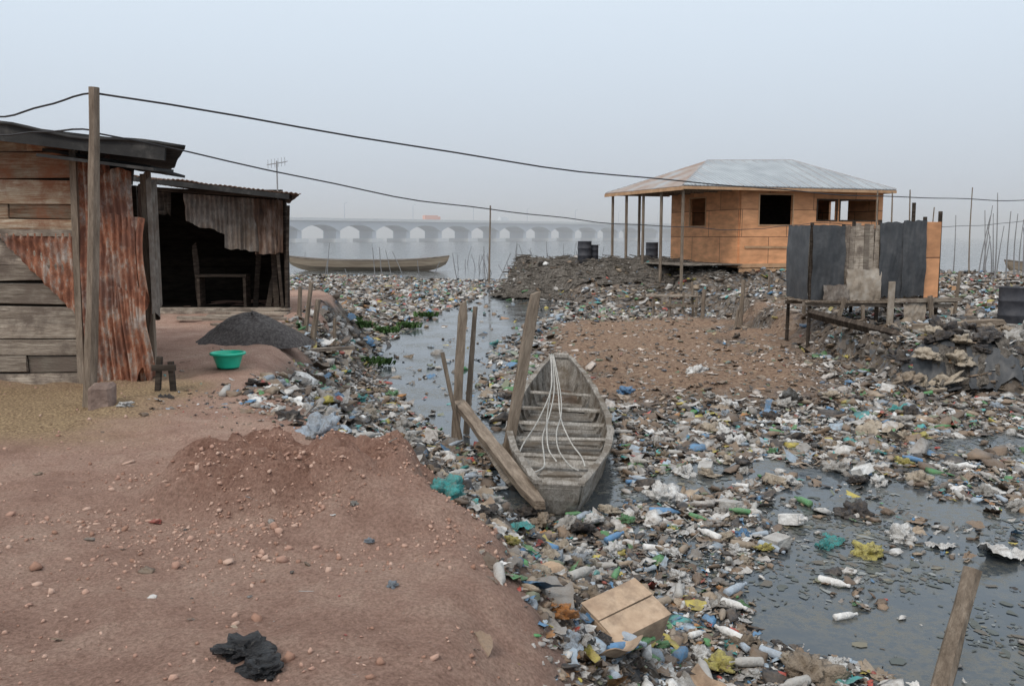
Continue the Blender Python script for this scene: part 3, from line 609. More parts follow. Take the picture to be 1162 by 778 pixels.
# ---------------------------------------------------------------- utility pole and cables
post('utility_pole',(-3.99,8.2,1.2),(-3.76,8.2,4.33),.062,.045,'brownwood','rough wooden cable pole standing on bare soil','pole',seg=9,bend=.03)
mb=MB(); mb.box((0,0,.10),(.2,.2,.34),(0,0,.2),jit=.02); mb.obj('concrete_block',['concrete'],bevel=.03,loc=(-3.80,8.1,1.38),label='rough concrete footing block at the pole base',category='block')
mb=MB(); mb.box((-.04,0,0),(.05,.05,.42),(0,.1,0)); mb.box((.10,0,-.05),(.05,.05,.42),(0,-.05,0)); mb.box((.03,-.03,.1),(.24,.03,.06)); mb.obj('wooden_bracket',['darkwood'],loc=(-3.55,8.9,1.58),label='small dark wooden stool frame beside shack wall',category='frame')
def cable(a,b_,sag,label,r_=.009):
    a=Vector(a);b_=Vector(b_); pts=[]
    for i in range(41):
        t=i/40; p=a.lerp(b_,t); p.z-=4*sag*t*(1-t)*(1+.06*math.sin(t*9)); p.z+=.014*math.sin(t*23)+.008*math.sin(t*51); pts.append(p)
    mb=MB(); mb.tube(pts,r_,6); mb.obj('overhead_cable',['wire'],smooth=True,label=label,category='cable',group='overhead cables')
cable((-3.77,8.2,4.28),(17,25,4.25),.55,'black cable sagging across creek from wooden pole',.010)
cable((-3.79,8.2,3.93),(7.8,23.1,3.35),.45,'black cable sagging from pole to stilted latrine',.008)
cable((-3.77,8.2,4.28),(-8,9.3,4.3),.22,'black cable running from pole over shack roof')
cable((-3.79,8.2,3.95),(-8,9.0,4.2),.08,'black cable running from pole over shack roof')
cable((7.8,23.1,3.35),(24,36,4.2),.4,'black cable running on past stilted latrine')

# ---------------------------------------------------------------- plank shack
sh=root('plank_shack',(-4,9.8,1.35),0,label='patched shack of old planks and rusty corrugated iron',category='shack')
def planks(mb,x0,x1,z0,z1,y,hh,slope=0,mi=0,tilt=.014):
    z=z0
    while z<z1-.03:
        h=hh*random.uniform(.6,1.4); h=min(h,z1-z)
        cuts=[x0]+sorted(random.uniform(x0+.6,x1-.5) for _ in range(random.choice([0,1,1,2])))+[x1]
        for a,b_ in zip(cuts[:-1],cuts[1:]):
            if b_-a<.1: continue
            mb.box(((a+b_)/2,y+random.uniform(-.022,.022),z+h/2),(b_-a-.008,.025,h-.012),(random.uniform(-.05,.08),random.uniform(-tilt,tilt)+slope,0),mi,jit=.010)
        z+=h
mb=MB(); planks(mb,-4.6,-.72,1.72,2.70,0,.19,tilt=.02); mb.obj('upper_plank_wall',['tanplank'],sh,bevel=.004)
mb=MB(); planks(mb,-4.6,-.80,.0,1.70,-.03,.21,tilt=.02); mb.obj('lower_plank_wall',['greywoodx'],sh,bevel=.004)
mb=MB(); mb.box((-2.66,.03,1.3),(3.9,.02,2.6)); mb.obj('backing_board',['shadeblack'],sh)
mb=MB(); mb.box((-2.6,-.075,1.70),(3.75,.05,.07),(0,.01,0)); mb.obj('rail',['greywoodx'],sh)
SK=.43
def corr(mb,x0,x1,z0,z1,y,amp=.012,pitch=.076,bulge=0,shear=0,mi=0,seed=0,along='x',sk=SK,rag=.10):
    n=max(int((x1-x0)/pitch*8),4)
    def P(a,b_):
        x=x0+(x1-x0)*a; z=z0+(z1-z0)*b_
        q=Vector((x*1.2,z*1.2,seed))
        yy=y+amp*math.sin(2*math.pi*x/pitch)+noise.noise(q)*.08-bulge*math.sin(b_*math.pi)*a
        xx=x+shear*b_*1+noise.noise(q*1.7+Vector((9,9,9)))*.02
        z+=noise.noise(Vector((x*5,seed,b_)))*rag*b_+noise.noise(Vector((x*9,seed+5,0)))*rag*.8*(1-b_)
        return (xx,yy,z) if along=='x' else (yy-sk*xx,xx,z)
    mb.grid(P,n,14,mi)
mb2=MB()
mb2.grid(lambda a,b_:(-1.62+.88*a,-.085+.014*math.sin(2*math.pi*(.88*a)/.076)+.03*noise.noise(Vector((a*3,b_*3,1))),1.68-b_*a*.95+.03*noise.noise(Vector((a*9,b_,4)))*b_),88,8)
mb2.obj('diagonal_iron_patch',['rust'],sh,True)
mb=MB(); corr(mb,-.78,-.36,0,2.5,-.05,.020,bulge=.06,seed=3); mb.obj('iron_sheet',['rust'],sh,True)
mb=MB(); corr(mb,-.42,.02,0.02,2.35,-.10,.020,bulge=.16,shear=-.12,seed=5); mb.obj('iron_sheet',['rust'],sh,True)
mb=MB(); corr(mb,-.34,.05,.95,1.95,-.17,.020,bulge=.10,shear=-.05,seed=8,rag=.25); mb.obj('iron_sheet',['rust'],sh,True,rot=(0,.06,0),loc=(-.05,0,-.1))
mb=MB(); corr(mb,-.20,.12,.1,1.1,-.2,.020,bulge=.10,shear=-.12,seed=18,rag=.25); mb.obj('iron_sheet',['rust'],sh,True,rot=(0,.04,0))
mb=MB(); corr(mb,-2.4,-1.75,1.9,2.6,-.07,.014,seed=15); mb.obj('iron_sheet',['rust'],sh,True)
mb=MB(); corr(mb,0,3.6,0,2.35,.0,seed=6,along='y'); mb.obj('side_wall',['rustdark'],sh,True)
mb=MB(); mb.box((-3.2,3.6,1.2),(3.2,.04,2.4)); mb.obj('back_wall',['darkwood'],sh)
mb=MB(); mb.box((-.75,-.07,1.3),(.07,.07,2.7),(0,.02,0)); mb.box((-.03,.06,1.15),(.07,.07,2.35)); mb.obj('corner_post',['brownwood'],sh)
sl=.19
mb=MB()
mb.grid(lambda a,b_:(-5.2+(5.62-SK*(4.2*b_-.55))*a,-.55+4.2*b_+.05*noise.noise(Vector((a*9,0,b_))),3.22-5.62*a*sl*.62+.012*math.sin(b_*290)+noise.noise(Vector((a*8,b_*5,1)))*.06),40,70)
mb.obj('roof',['blackroof'],sh,True,solid=.03)
mb=MB(); mb.box((-2.3,-.5,2.83),(5.5,.04,.17),(0,sl*.62,0)); mb.obj('fascia',['blackroof'],sh)
mb=MB(); mb.box((-.3,-.2,2.42),(1.15,.75,.03),(.05,.12,.1)); mb.box((-.45,.35,2.46),(1.2,.9,.03),(-.05,.16,-.05)); mb.obj('eave_sheet',['blackroof'],sh)
mb=MB()
for y in (.3,1.2,2.2,3.2): mb.box((-2.3-.43*y,y,2.68),(4.4,.07,.08),(0,sl*.62,0))
mb.obj('rafter',['darkwood'],sh)
mb=MB(); mb.grid(lambda a,b_:(.06+.05*math.sin(a*14)-.15*a,-.12+.55*a,2.25-b_*1.45+.1*math.sin(a*7)),24,8); mb.obj('hanging_cloth',['cloth'],sh,True)

# ---------------------------------------------------------------- open-fronted shack
SK=.30
s2=root('open_shack',(-4.72,18.6,1.38),0,label='dark open-fronted shack with sagging iron roof and sacking curtain',category='shack')
mb=MB()
mb.grid(lambda a,b_:(-5.4+(5.7-SK*(4.6*b_-.75))*a,-.75+4.6*b_,3.10-5.7*a*.115+.05*noise.noise(Vector((a*9,b_*5,3)))+.012*math.sin(a*5.7/.09*6.28)),220,10)
mb.obj('roof',['rustdark'],s2,True,solid=.02)
mb=MB(); mb.box((-2.5,-.72,2.72),(5.6,.05,.10),(0,.115,0)); mb.obj('fascia',['blackroof'],s2)
for x,hh in ((-4.6,2.9),(-2.9,2.72),(.0,2.4)):
    mb=MB(); mb.tube([(x,0,-.1),(x+.02,0,hh/2),(x,.0,hh)],.05,7,0,.1); mb.obj('corner_post',['darkwood'],s2)
mb=MB(); planks(mb,-5.2,-SK*3.2,0,2.6,3.3,.25); mb.box((-3.2,3.42,1.3),(4.6,.03,2.9)); mb.obj('back_wall',['shadeblack'],s2)
mb=MB(); corr(mb,.1,3.4,0,2.5,.02,seed=12,along='y',sk=SK); mb.obj('side_wall',['shadeblack'],s2,True)
mb=MB(); corr(mb,.1,3.4,0,2.9,-4.9,seed=13,along='y',sk=SK); mb.obj('side_wall',['shadeblack'],s2,True)
mb=MB(); mb.box((-3.2,1.7,.02),(4.6,3.3,.03)); mb.obj('floor',['shadeblack'],s2)
def cur(x0,x1,sl_,sd,L):
    def P(a,b_):
        x=x0+(x1-x0)*a; z=2.55-.115*(x+2.9)*.6-b_*(L+sl_*a+.06*noise.noise(Vector((a*4,sd,0))))
        return (x+.03*b_*math.sin(a*9+sd),-.12+.022*math.sin((x1-x0)*a*62+sd)+.06*noise.noise(Vector((a*4,b_*3,sd))),z)
    return P
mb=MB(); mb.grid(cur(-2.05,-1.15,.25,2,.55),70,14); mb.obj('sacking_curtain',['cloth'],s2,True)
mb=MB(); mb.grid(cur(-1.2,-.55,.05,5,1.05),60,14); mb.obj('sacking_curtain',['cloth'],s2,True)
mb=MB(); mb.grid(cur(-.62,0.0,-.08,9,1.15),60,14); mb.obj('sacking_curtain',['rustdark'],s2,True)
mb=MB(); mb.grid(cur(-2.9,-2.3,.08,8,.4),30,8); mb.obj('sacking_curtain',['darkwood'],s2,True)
mb=MB(); mb.box((-1.6,-.15,2.52),(3.6,.07,.08),(0,.06,0)); mb.obj('front_beam',['darkwood'],s2)
mb=MB(); mb.box((-1.5,-.3,.05),(3.2,.28,.06),(0,.01,0)); mb.box((-1.6,.0,.10),(3.3,.3,.05)); mb.obj('threshold_plank',['greywoodx'],s2,bevel=.005)
mb=MB(); mb.box((-.15,-.05,1.2),(.06,.05,2.4),(0,-.06,0)); mb.box((.05,-.1,1.1),(.05,.04,2.3),(0,.05,0)); mb.obj('prop_pole',['darkwood'],s2)
tb=root('wooden_bench',(-6.3,19.4,1.4),0,label='rough dark wooden bench inside open shack',category='bench')
mb=MB(); mb.box((0,0,.75),(1.1,.4,.05)); mb.obj('seat',['darkwood'],tb)
for x in(-.5,.5):
    mb=MB(); mb.box((x,0,.36),(.06,.35,.72)); mb.obj('leg',['darkwood'],tb)
for k,(x,y,lean) in enumerate(((-5.3,19.2,.2),(-6.9,19.6,-.15),(-5.8,20,.1),(-5.05,19.0,-.1))):
    board('leaning_board',(x,y,1.4),(x+lean,y+.2,2.6+.2*k),.12,.03,'darkwood','dark board leaning inside open shack',group='boards leaning inside the shack')
for i,(x,y,a) in enumerate(((-4.9,16.2,.1),(-4.6,15.6,-.15),(-5.6,16.8,.05),(-3.4,14.9,.5),(-5.2,17.2,-.08))):
    mb=MB(); mb.box((0,0,.05),(1.5,.14,.05),jit=.01); mb.obj('loose_plank',['greywoodx'],loc=(x,y,hz(x,y)+.0),rot=(0,0,a),label='old grey plank lying on the ground by shack',category='plank',group='loose planks near the shack')
an_=root('tv_antenna',(-4.88,18.7,3.80),.5,label='spiky television antenna on thin mast above shack roof',category='antenna')
mb=MB(); mb.tube([(0,0,-.3),(0,0,.75)],.016,6); mb.obj('mast',['alu'],an_)
mb=MB(); mb.tube([(-.2,0,.66),(.2,0,.74)],.010,6)
for k in range(6):
    x=-.18+k*.07; l=.10+.025*k; mb.tube([(x,-l,.70+x*.2),(x,l,.70+x*.2)],.006,5); mb.tube([(x,0,.62+x*.2),(x,0,.80+x*.2)],.005,5)
mb.obj('boom',['alu'],an_)

mb=MB(); sg=56; rn=22
def hp(a,b_):
    th=a*2*math.pi; r_=b_; n_=noise.noise(Vector((math.cos(th)*1.5,math.sin(th)*1.5,r_*2)))
    R_=.86*r_*(1+.12*n_); return (R_*math.cos(th)*1.05,R_*math.sin(th)*.8,.47*(1-r_**1.7)*(1+.15*n_)+.02*noise.noise(Vector((R_*math.cos(th)*9,R_*math.sin(th)*9,4)))-.04)
mb.grid(hp,sg,rn); mb.obj('sand_heap',['sand'],smooth=True,loc=(-3.95,13.4,hz(-3.95,13.4)-.02),label='small heap of dark grey sand on bare soil',category='sand heap')
bs_=root('basin',(-3.46,10.7,hz(-3.46,10.7)),0,label='bright green plastic basin standing on bare soil',category='basin')
mb=MB(); mb.lathe([(0,.012),(.13,.012),(.135,.03),(.185,.185),(.19,.19)],28); mb.lathe([(.19,.19),(.178,.183),(.126,.036),(.12,.025),(0,.022)],28); mb.obj('bowl',['green'],bs_,True)
mb=MB(); mb.lathe([(.184,.17),(.212,.172),(.215,.19),(.207,.20),(.186,.20),(.184,.17)],28); mb.obj('rim',['green'],bs_,True)

# ---------------------------------------------------------------- stilt house
a20=math.radians(20)
ho=root('wooden_house',(10.2,40,1.75),a20,label='orange plywood house with zinc hip roof on rubbish bank',category='house')
Hh=3.45
mb=MB()
wall(mb,(0,0),(1,0),7.9,Hh,.12,[(.96,2.74,1.77,3.1),(4.13,5.2,2.0,2.9),(5.42,7.55,2.0,2.9)],0)
mb.obj('front_wall',['ply'],ho)
mb=MB(); wall(mb,(0,.063),(0,1),5.87,Hh,.12,[(2.7,4.1,1.75,3.05)],0); mb.obj('side_wall',['ply'],ho)
mb=MB(); wall(mb,(7.9,.063),(0,1),5.87,Hh,.12,[(2.2,3.6,1.7,3.0)],0); mb.obj('side_wall',['ply'],ho)
mb=MB(); wall(mb,(0,6),(1,0),7.9,Hh,.12,[(2.2,4.0,1.5,3.2)],0); mb.obj('back_wall',['ply'],ho)
mb=MB(); wall(mb,(3.7,.07),(0,1),5.8,Hh,.08,[(4.6,5.4,0,2.2)],0); mb.obj('partition_wall',['shadeblack'],ho)
def wframe(x0,x1,z0,z1,side=False):
    mb=MB(); t=.06
    if not side:
        mb.b2(x0,x1,-.085,-.02,z0-t,z0); mb.b2(x0,x1,-.085,-.02,z1,z1+t); mb.b2(x0-t,x0,-.085,-.02,z0-t,z1+t); mb.b2(x1,x1+t,-.085,-.02,z0-t,z1+t)
    else:
        mb.b2(-.085,-.02,x0,x1,z0-t,z0); mb.b2(-.085,-.02,x0,x1,z1,z1+t); mb.b2(-.085,-.02,x0-t,x0,z0-t,z1+t); mb.b2(-.085,-.02,x1,x1+t,z0-t,z1+t)
    return mb
w1=root('window',(0,0,0)); w1.parent=ho; wframe(.96,2.74,1.77,3.1).obj('frame',['plytrim'],w1)
w1=root('window',(0,0,0)); w1.parent=ho; wframe(4.13,5.2,2.0,2.9).obj('frame',['darkwood'],w1)
w1=root('window',(0,0,0)); w1.parent=ho; wframe(5.42,7.55,2.0,2.9).obj('frame',['darkwood'],w1)
w1=root('window',(0,0,0)); w1.parent=ho; wframe(2.76,4.16,1.75,3.05,True).obj('frame',['plytrim'],w1)
mb=MB(); mb.b2(.1,7.8,.07,5.9,-.02,.04); mb.obj('floor',['plytrim'],ho)
mb=MB(); mb.b2(3.8,7.8,5.6,5.66,.1,3.3); mb.obj('inner_screen',['shadeblack'],ho)
mb=MB(); mb.b2(-.12,8.05,-.14,-.065,-.16,.02); mb.b2(-.15,-.065,-.13,6.0,-.16,.02); mb.b2(-.12,5.8,-.2,-.15,-.35,-.2); mb.obj('floor_beam',['plytrim'],ho)
mb=MB(); mb.box((2.2,-.10,.75),(4.0,.03,.10),(0,.01,0)); mb.box((5.9,-.10,.35),(.5,.03,.5)); mb.obj('wall_batten',['plytrim'],ho)
for x in np.linspace(.1,7.7,6):
    mb=MB(); mb.tube([(x,.1,-1.2),(x,.1,-.16)],.09,7,0,.1); mb.obj('stilt',['brownwood'],ho)
e0,e1,f0,f1=-3.4,8.0,-.75,6.75; ez=3.40; rz=4.95; r0,r1,rb=0.1,4.9,3.0
V4=[(e0,f0,ez),(e1,f0,ez),(e1,f1,ez),(e0,f1,ez),(r0,rb,rz-.15),(r1,rb,rz)]
mb=MB(); mb.add(V4,[(0,1,5,4),(1,2,5),(2,3,4,5)],0); mb.obj('roof',['roofmetal'],ho,solid=.05)
mb=MB(); V5=[(e0-.02,f0-.0,ez-.04),(e0-.02,f1,ez-.04),(r0-.05,rb,rz-.16)]; mb.add(V5,[(0,2,1)]); mb.obj('hip_roof_end',['roofrust'],ho,solid=.04,label='faded rusty hip end of roof')
mb=MB(); mb.b2(e0,e1,f0-.03,f0+.02,ez-.16,ez-.04); mb.b2(e0-.05,e0,f0-.03,f1,ez-.2,ez-.06); mb.b2(e1,e1+.04,f0,f1,ez-.16,ez-.04); mb.obj('fascia',['plytrim'],ho)
def beam(mb,a,b_,w_=.1): mb.tube([a,b_],w_*.6,4)
mb=MB(); beam(mb,V4[0],V4[4]); beam(mb,V4[1],V4[5]); beam(mb,V4[4],V4[5]); mb.obj('ridge_cap',['alu'],ho)
mb=MB()
for k in range(1,19):
    x=e0+(e1-e0)*k/19; b0=Vector((x,f0,ez+.03))
    if x<r0: s_=(x-e0)/(r0-e0)
    elif x>r1: s_=(e1-x)/(e1-r1)
    else: s_=1
    zr=(rz-.15)+(.15)*min(max((x-r0)/(r1-r0),0),1)
    b1=Vector((x,f0+(rb-f0)*s_,ez+(zr-ez)*s_+.03)); mb.tube([b0,b1],.030,4)
mb.obj('roof_rib',['alu'],ho)
mb=MB()
for y in np.linspace(f0+.2,f1-.2,7): mb.box(((e0+.2)/2,y,ez-.09),(-e0+.1,.07,.1))
mb.obj('rafter',['brownwood'],ho)
for (x,y) in ((e0+.25,f0+.4),(e0+.25,1.5),(e0+.25,3.2),(e0+.25,4.9),(e0+.25,6.4),(-1.7,6.3)):
    mb=MB(); mb.tube([(x,y,-1.1),(x,y,ez-.15)],.07,7,0,.08); mb.obj('porch_post',['brownwood'],ho)
mb=MB(); 
for i in range(12): mb.box((e0+.4+i*.26,3,.0),(.24,6.6,.05),jit=.01)
mb.obj('porch_deck',['greywood'],ho)
# ---------------------------------------------------------------- latrine on stilts
lt=root('stilted_latrine',(7.72,23,0),.10,label='small latrine of tarpaulin and boards on wooden stilts',category='latrine')
def clothp(mb,x0,x1,z0,z1,y,seed,amp=.05,rag=.12,side=False):
    def P(a,b_):
        w1_=noise.noise(Vector((a*3+seed,b_*2,seed)))+.35*noise.noise(Vector((a*8+seed,b_*5+a*3,seed)))
        tz=z1+.05*noise.noise(Vector((a*4,seed,3)))
        p=(x0+(x1-x0)*a+.04*noise.noise(Vector((seed,b_*4,a))),y+amp*w1_*.7-.04*math.sin(b_*3.1),tz-(z1-z0)*b_-rag*b_*abs(noise.noise(Vector((a*6,seed,0))))*1.2)
        return (p[1],p[0],p[2]) if side else p
    mb.grid(P,40,30)
mb=MB(); clothp(mb,0,.87,1.38,3.28,-.07,1,.07); mb.obj('tarpaulin_panel',['tarp'],lt,True)
mb=MB()
x=.86
while x<1.82:
    w_=random.uniform(.11,.2); w_=min(w_,1.84-x); mb.box((x+w_/2,-.03+random.uniform(-.012,.012),2.35+random.uniform(-.05,.05)),(w_-.008,.02,1.85+random.uniform(-.1,.1)),(0,random.uniform(-.02,.02),0)); x+=w_
mb.obj('board_panel',['greywoodx'],lt)
mb=MB(); clothp(mb,.92,1.86,1.35,2.15,-.12,6,.06); mb.obj('sack_panel',['beige'],lt,True)
mb=MB(); clothp(mb,1.80,2.45,1.45,3.36,-.08,9,.07); mb.obj('tarpaulin_panel',['tarp'],lt,True)
mb=MB(); clothp(mb,2.42,3.06,1.45,3.40,-.10,12,.07); mb.obj('tarpaulin_panel',['tarp'],lt,True)
mb=MB(); clothp(mb,.3,1.0,1.2,1.75,-.14,19,.06,.2); mb.obj('hanging_sack',['cloth'],lt,True)
mb=MB(); clothp(mb,-.04,1.35,1.38,3.28,-.05,14,.05,side=True); mb.obj('tarpaulin_panel',['tarp'],lt,True)
mb=MB(); mb.box((3.34,.10,2.38),(.60,.04,1.98),(0,0,.35)); mb.obj('plywood_panel',['ply'],lt,bevel=.004)
mb=MB(); mb.box((3.55,.8,2.35),(.03,1.1,1.8)); mb.box((1.8,1.4,2.3),(3.5,.03,1.7)); mb.box((1.5,.08,2.3),(3.0,.03,1.8)); mb.obj('board_wall',['greywood'],lt)
for x,y,z in ((0,0,3.35),(.85,0,3.3),(1.83,0,3.42),(3.05,0,3.5),(3.62,.25,3.65),(0,1.35,3.3),(1.8,1.35,3.4),(3.55,1.35,3.3),(3.3,1.0,3.9)):
    mb=MB(); mb.tube([(x,y,-.4),(x+.02,y,1.3),(x,y,z)],.05,7,0,.1); mb.obj('stilt',['darkwood'],lt)
mb=MB()
for i in range(7): mb.box((1.75+random.uniform(-.1,.1),-.35+i*.28,1.33),(4.1+random.uniform(-.35,.35),.22,.045),(0,random.uniform(-.01,.01),random.uniform(-.02,.02)),jit=.015)
mb.obj('deck',['brownwood'],lt)
mb=MB(); mb.box((1.7,-.3,1.24),(4.0,.08,.1),(0,.02,0)); mb.box((2.9,-.42,1.36),(2.0,.1,.09),(0,-.01,0)); mb.box((1.7,1.2,1.22),(3.7,.08,.1)); mb.box((.9,-.32,.75),(2.0,.05,.09),(0,.35,0)); mb.box((2.6,-.3,.6),(2.0,.05,.08),(0,-.3,0)); mb.obj('deck_beam',['greywoodx'],lt)
mb=MB(); mb.box((1.98,-.45,1.05),(.16,.05,1.6),(.08,-.03,0)); mb.obj('leaning_board',['beige'],lt)
for c_,d_,r_ in (((.5,-.5,.7),(.10,.04,1.5),(.1,.25,0)),((3.1,-.5,.8),(.12,.04,1.4),(.1,-.2,0)),((1.3,-.4,.6),(.08,.06,1.3),(.05,-.1,0))):
    mb=MB(); mb.box(c_,d_,r_); mb.obj('leaning_board',['brownwood'],lt)
mb=MB(); clothp(mb,2.35,2.95,.75,1.3,-.4,3,.06); mb.obj('hanging_sack',['beige'],lt,True)
board('timber_beam',(7.2,21.4,1.15),(9.6,19.4,.55),.2,.14,'darkwood','dark heavy beam slanting down beside the latrine stilts','beam')
board('timber_beam',(9.3,20.5,.9),(11.3,20.3,1.05),.14,.1,'brownwood','brown beam lying on the rubbish bank','beam')
# refuse mats and netting that follow the ground
def mat_patch(x0,y0,hw_,hl,sd,mat,label,group,lift=.06):
    NU,NV=16,18; XX=[];YY=[]; pts=[]; mb=MB()
    for j in range(NV+1):
        for k in range(NU+1):
            a=k/NU*2-1; b_=j/NV*2-1; rr_=1+.25*noise.noise(Vector((a*2,b_*2,sd)))
            XX.append(x0+a*hw_*rr_+.15*b_); YY.append(y0+b_*hl*rr_)
    HH=np.maximum(height(np.array(XX),np.array(YY)),0)
    for xx,yy,h_ in zip(XX,YY,HH):
        pts.append((xx-x0,yy-y0,h_+lift+.10*noise.noise(Vector((xx*3,yy*3,sd)))+.08*noise.noise(Vector((xx*8,yy*8,sd)))))
    mb.add(pts,[(j*(NU+1)+k,j*(NU+1)+k+1,(j+1)*(NU+1)+k+1,(j+1)*(NU+1)+k) for j in range(NV) for k in range(NU)])
    mb.obj('netting_sheet',[mat],smooth=True,loc=(x0,y0,0),label=label,category='netting',group=group)
for i in range(22):
    x0=-.2+i*.42; mat_patch(x0,46-.45*x0-1.3+random.uniform(-.5,.5),random.uniform(.7,1.1),random.uniform(1.1,1.7),i*2.3,'net','matted grey netting draped over long rubbish mound','netting on the rubbish mound')
for i in range(9):
    x0=8.2+i*.6; mat_patch(x0,17.2+random.uniform(-.2,.3)+.03*i,.5,.55,i*3.1+50,random.choice(['net','tarp']),'dirty plastic netting hanging over the rubbish bank edge','netting on the bank edge',.10)
jt=root('wooden_platform',(5.1,33,hz(6,33)),.05,label='low rough plank platform standing in the rubbish',category='platform')
mb=MB()
for i in range(4): mb.box((.9,-.3+i*.2,.78),(1.9,.17,.05),jit=.02)
mb.obj('top',['greywoodx'],jt)
for x in(.1,.7,1.2,1.7):
    mb=MB(); mb.tube([(x,-.3,-.3),(x+.03,-.3,.95 if x>1 else .76)],.05,7,0,.1); mb.obj('leg',['brownwood'],jt)
mb=MB(); mb.box((.9,-.4,.45),(1.7,.04,.1),(0,.03,0)); mb.obj('brace',['brownwood'],jt)
def drum(x,y,s,label,name='steel_drum',z=None):
    d=root(name,(x,y,hz(x,y) if z is None else z),0,label=label,category='drum'); d.scale=(s,s,s)
    mb=MB(); mb.lathe([(0,0),(.28,0),(.29,.02),(.28,.28),(.295,.30),(.28,.32),(.28,.58),(.295,.6),(.28,.62),(.28,.86),(.295,.88),(.27,.88),(.26,.84),(0,.84)],24); mb.obj('body',['drum'],d,True)
    mb=MB(); mb.lathe([(.04,.84),(.04,.87),(0,.87)],10,c=(.15,0,0)); mb.obj('cap',['alu'],d)
drum(3.55,43.6,1.2,'dark steel drum standing on the heaped rubbish mound'); drum(6.75,43.0,1.05,'dark steel drum under the house porch'); 
drum(11.9,21,1.15,'dark rusty drum standing on the rubbish bank')
drum(4.0,43.9,.9,'small dark drum on the heaped rubbish mound')
mb=MB()
for i in range(900):
    x=random.uniform(-.6,9.5); y=46-.45*x+random.gauss(-1.0,1.3); z=hz(x,y); a=random.gauss(0,.4)+ -.42; l=random.uniform(.3,.9)
    dx,dy=math.cos(a)*l/2,math.sin(a)*l/2; zz=z+random.uniform(.02,.16); tz=random.gauss(0,.06)
    r_=random.uniform(.008,.022); mb.tube([(x-dx,y-dy,zz-tz),(x+dx,y+dy,zz+tz)],r_,4,cap=False)
mb.obj('brushwood',['brush'],kind='stuff',label='grey brushwood and branches packed in the rubbish mound',category='brushwood')

# far canoe
c2=root('canoe',(-19.2,78,0),.02,label='long brown wooden canoe afloat beyond the rubbish',category='boat')
mb=MB(); L2=13.2
def sec2(t):
    w_=.95*math.sin(math.pi*min(max(t,.02),.98))**.6; e=abs(t-.5)*2; g_=.88+.38*e**3; b_=-.1+.65*e**8; x=t*L2+ (e**4)*(1 if t>.5 else -1)*.5
    return [(x,-w_,g_),(x*.98+.01*L2,-w_*.85,b_+(g_-b_)*.45),(x*.95+.025*L2,-w_*.3,b_),(x*.95+.025*L2,w_*.3,b_),(x*.98+.01*L2,w_*.85,b_+(g_-b_)*.45),(x,w_,g_)]
vs=[p for i in range(31) for p in sec2(i/30)]; mb.add(vs,[(i*6+k,i*6+k+1,(i+1)*6+k+1,(i+1)*6+k) for i in range(30) for k in range(5)])
mb.obj('hull',[pmat('brown_boat_timber',[(.3,(.17,.13,.10)),(.6,(.31,.26,.20)),(.8,(.40,.35,.29))],1.5,(.3,1,5),bs=.2)],c2,solid=.06)
for i in range(6):
    t=.2+i*.12; mb=MB(); p=sec2(t); mb.box((p[0][0],0,p[0][2]-.12),(.25,1.7*math.sin(math.pi*t)**.6,.05)); mb.obj('thwart',['greywood'],c2)
mb=MB()
pts1=[sec2(i/30)[0] for i in range(31)]; mb.tube([(p[0],p[1],p[2]+.03) for p in pts1],.06,6); mb.tube([(p[0],-p[1],p[2]+.03) for p in pts1],.06,6); mb.obj('gunwale',['greywood'],c2)
c3=root('canoe',(36,64,.0),.1,label='long low dark canoe drawn up beyond the house',category='boat')
for ch in list(c2.children):
    o=ch.copy(); COL.objects.link(o); o.parent=c3

for i in range(16):
    Y_=random.uniform(42,58); u=random.uniform(.49,.60); x=u*Y_; tp=random.uniform(2.6,5.6)
    post('bamboo_pole',(x,Y_,-.3),(x+random.gauss(0,.35),Y_+random.gauss(0,.2),tp),.045,.02,'hazestick','thin bare pole standing in shallow water',cat='pole',seg=5,group='bare poles in the shallows',bend=.12)
for (u,Y_,tp) in ((.425,39,4.9),(.445,41,5.1),(.41,36,4.8),(.47,50,4.6),(.515,52,5.8)):
    x=u*Y_; post('bamboo_pole',(x,Y_,.2),(x+random.gauss(0,.1),Y_,tp),.05,.03,'brownwood','thin bare pole standing near the house',cat='pole',seg=5,group='bare poles in the shallows',bend=.06)
post('bamboo_pole',(-1.45,56,-.2),(-1.35,56,4.9),.07,.05,'brownwood','tall bare stake standing in the creek',cat='pole',seg=6,group='bare poles in the shallows')
for i in range(60):
    Y_=random.uniform(55,105); u=random.uniform(-.07,.09) if i<42 else random.uniform(-.24,.1); x=u*Y_; tp=random.uniform(.6,2.6)
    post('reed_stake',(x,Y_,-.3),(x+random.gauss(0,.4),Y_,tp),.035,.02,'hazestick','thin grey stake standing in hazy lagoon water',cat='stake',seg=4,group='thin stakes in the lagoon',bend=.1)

for (x,y) in ((-4.2,24.5),(-3.4,29),(-3.9,27.5),(-3.2,20.5),(-3.2,33),(-4.7,26)):
    mb=MB()
    for i in range(90):
        a=random.uniform(0,6.28); r_=random.uniform(0,.45); bx,by=r_*math.cos(a),r_*math.sin(a)*.7; l=random.uniform(.08,.24); d=random.uniform(0,6.28); w_=.025
        lx,ly=math.cos(d)*l*.8,math.sin(d)*l*.8
        mb.add([(bx-w_*math.sin(d),by+w_*math.cos(d),0),(bx+w_*math.sin(d),by-w_*math.cos(d),0),(bx+lx*.6+w_*1.4*math.sin(d),by+ly*.6-w_*1.4*math.cos(d),l*.8),(bx+lx,by+ly,l*.75),(bx+lx*.6-w_*1.4*math.sin(d),by+ly*.6+w_*1.4*math.cos(d),l*.8)],[(0,1,2,3,4)])
    mb.obj('weed_clump',['leaf'],loc=(x,y,hz(x,y)+.02),label='low clump of green water weed in the litter',category='plant',group='green weeds by the creek')

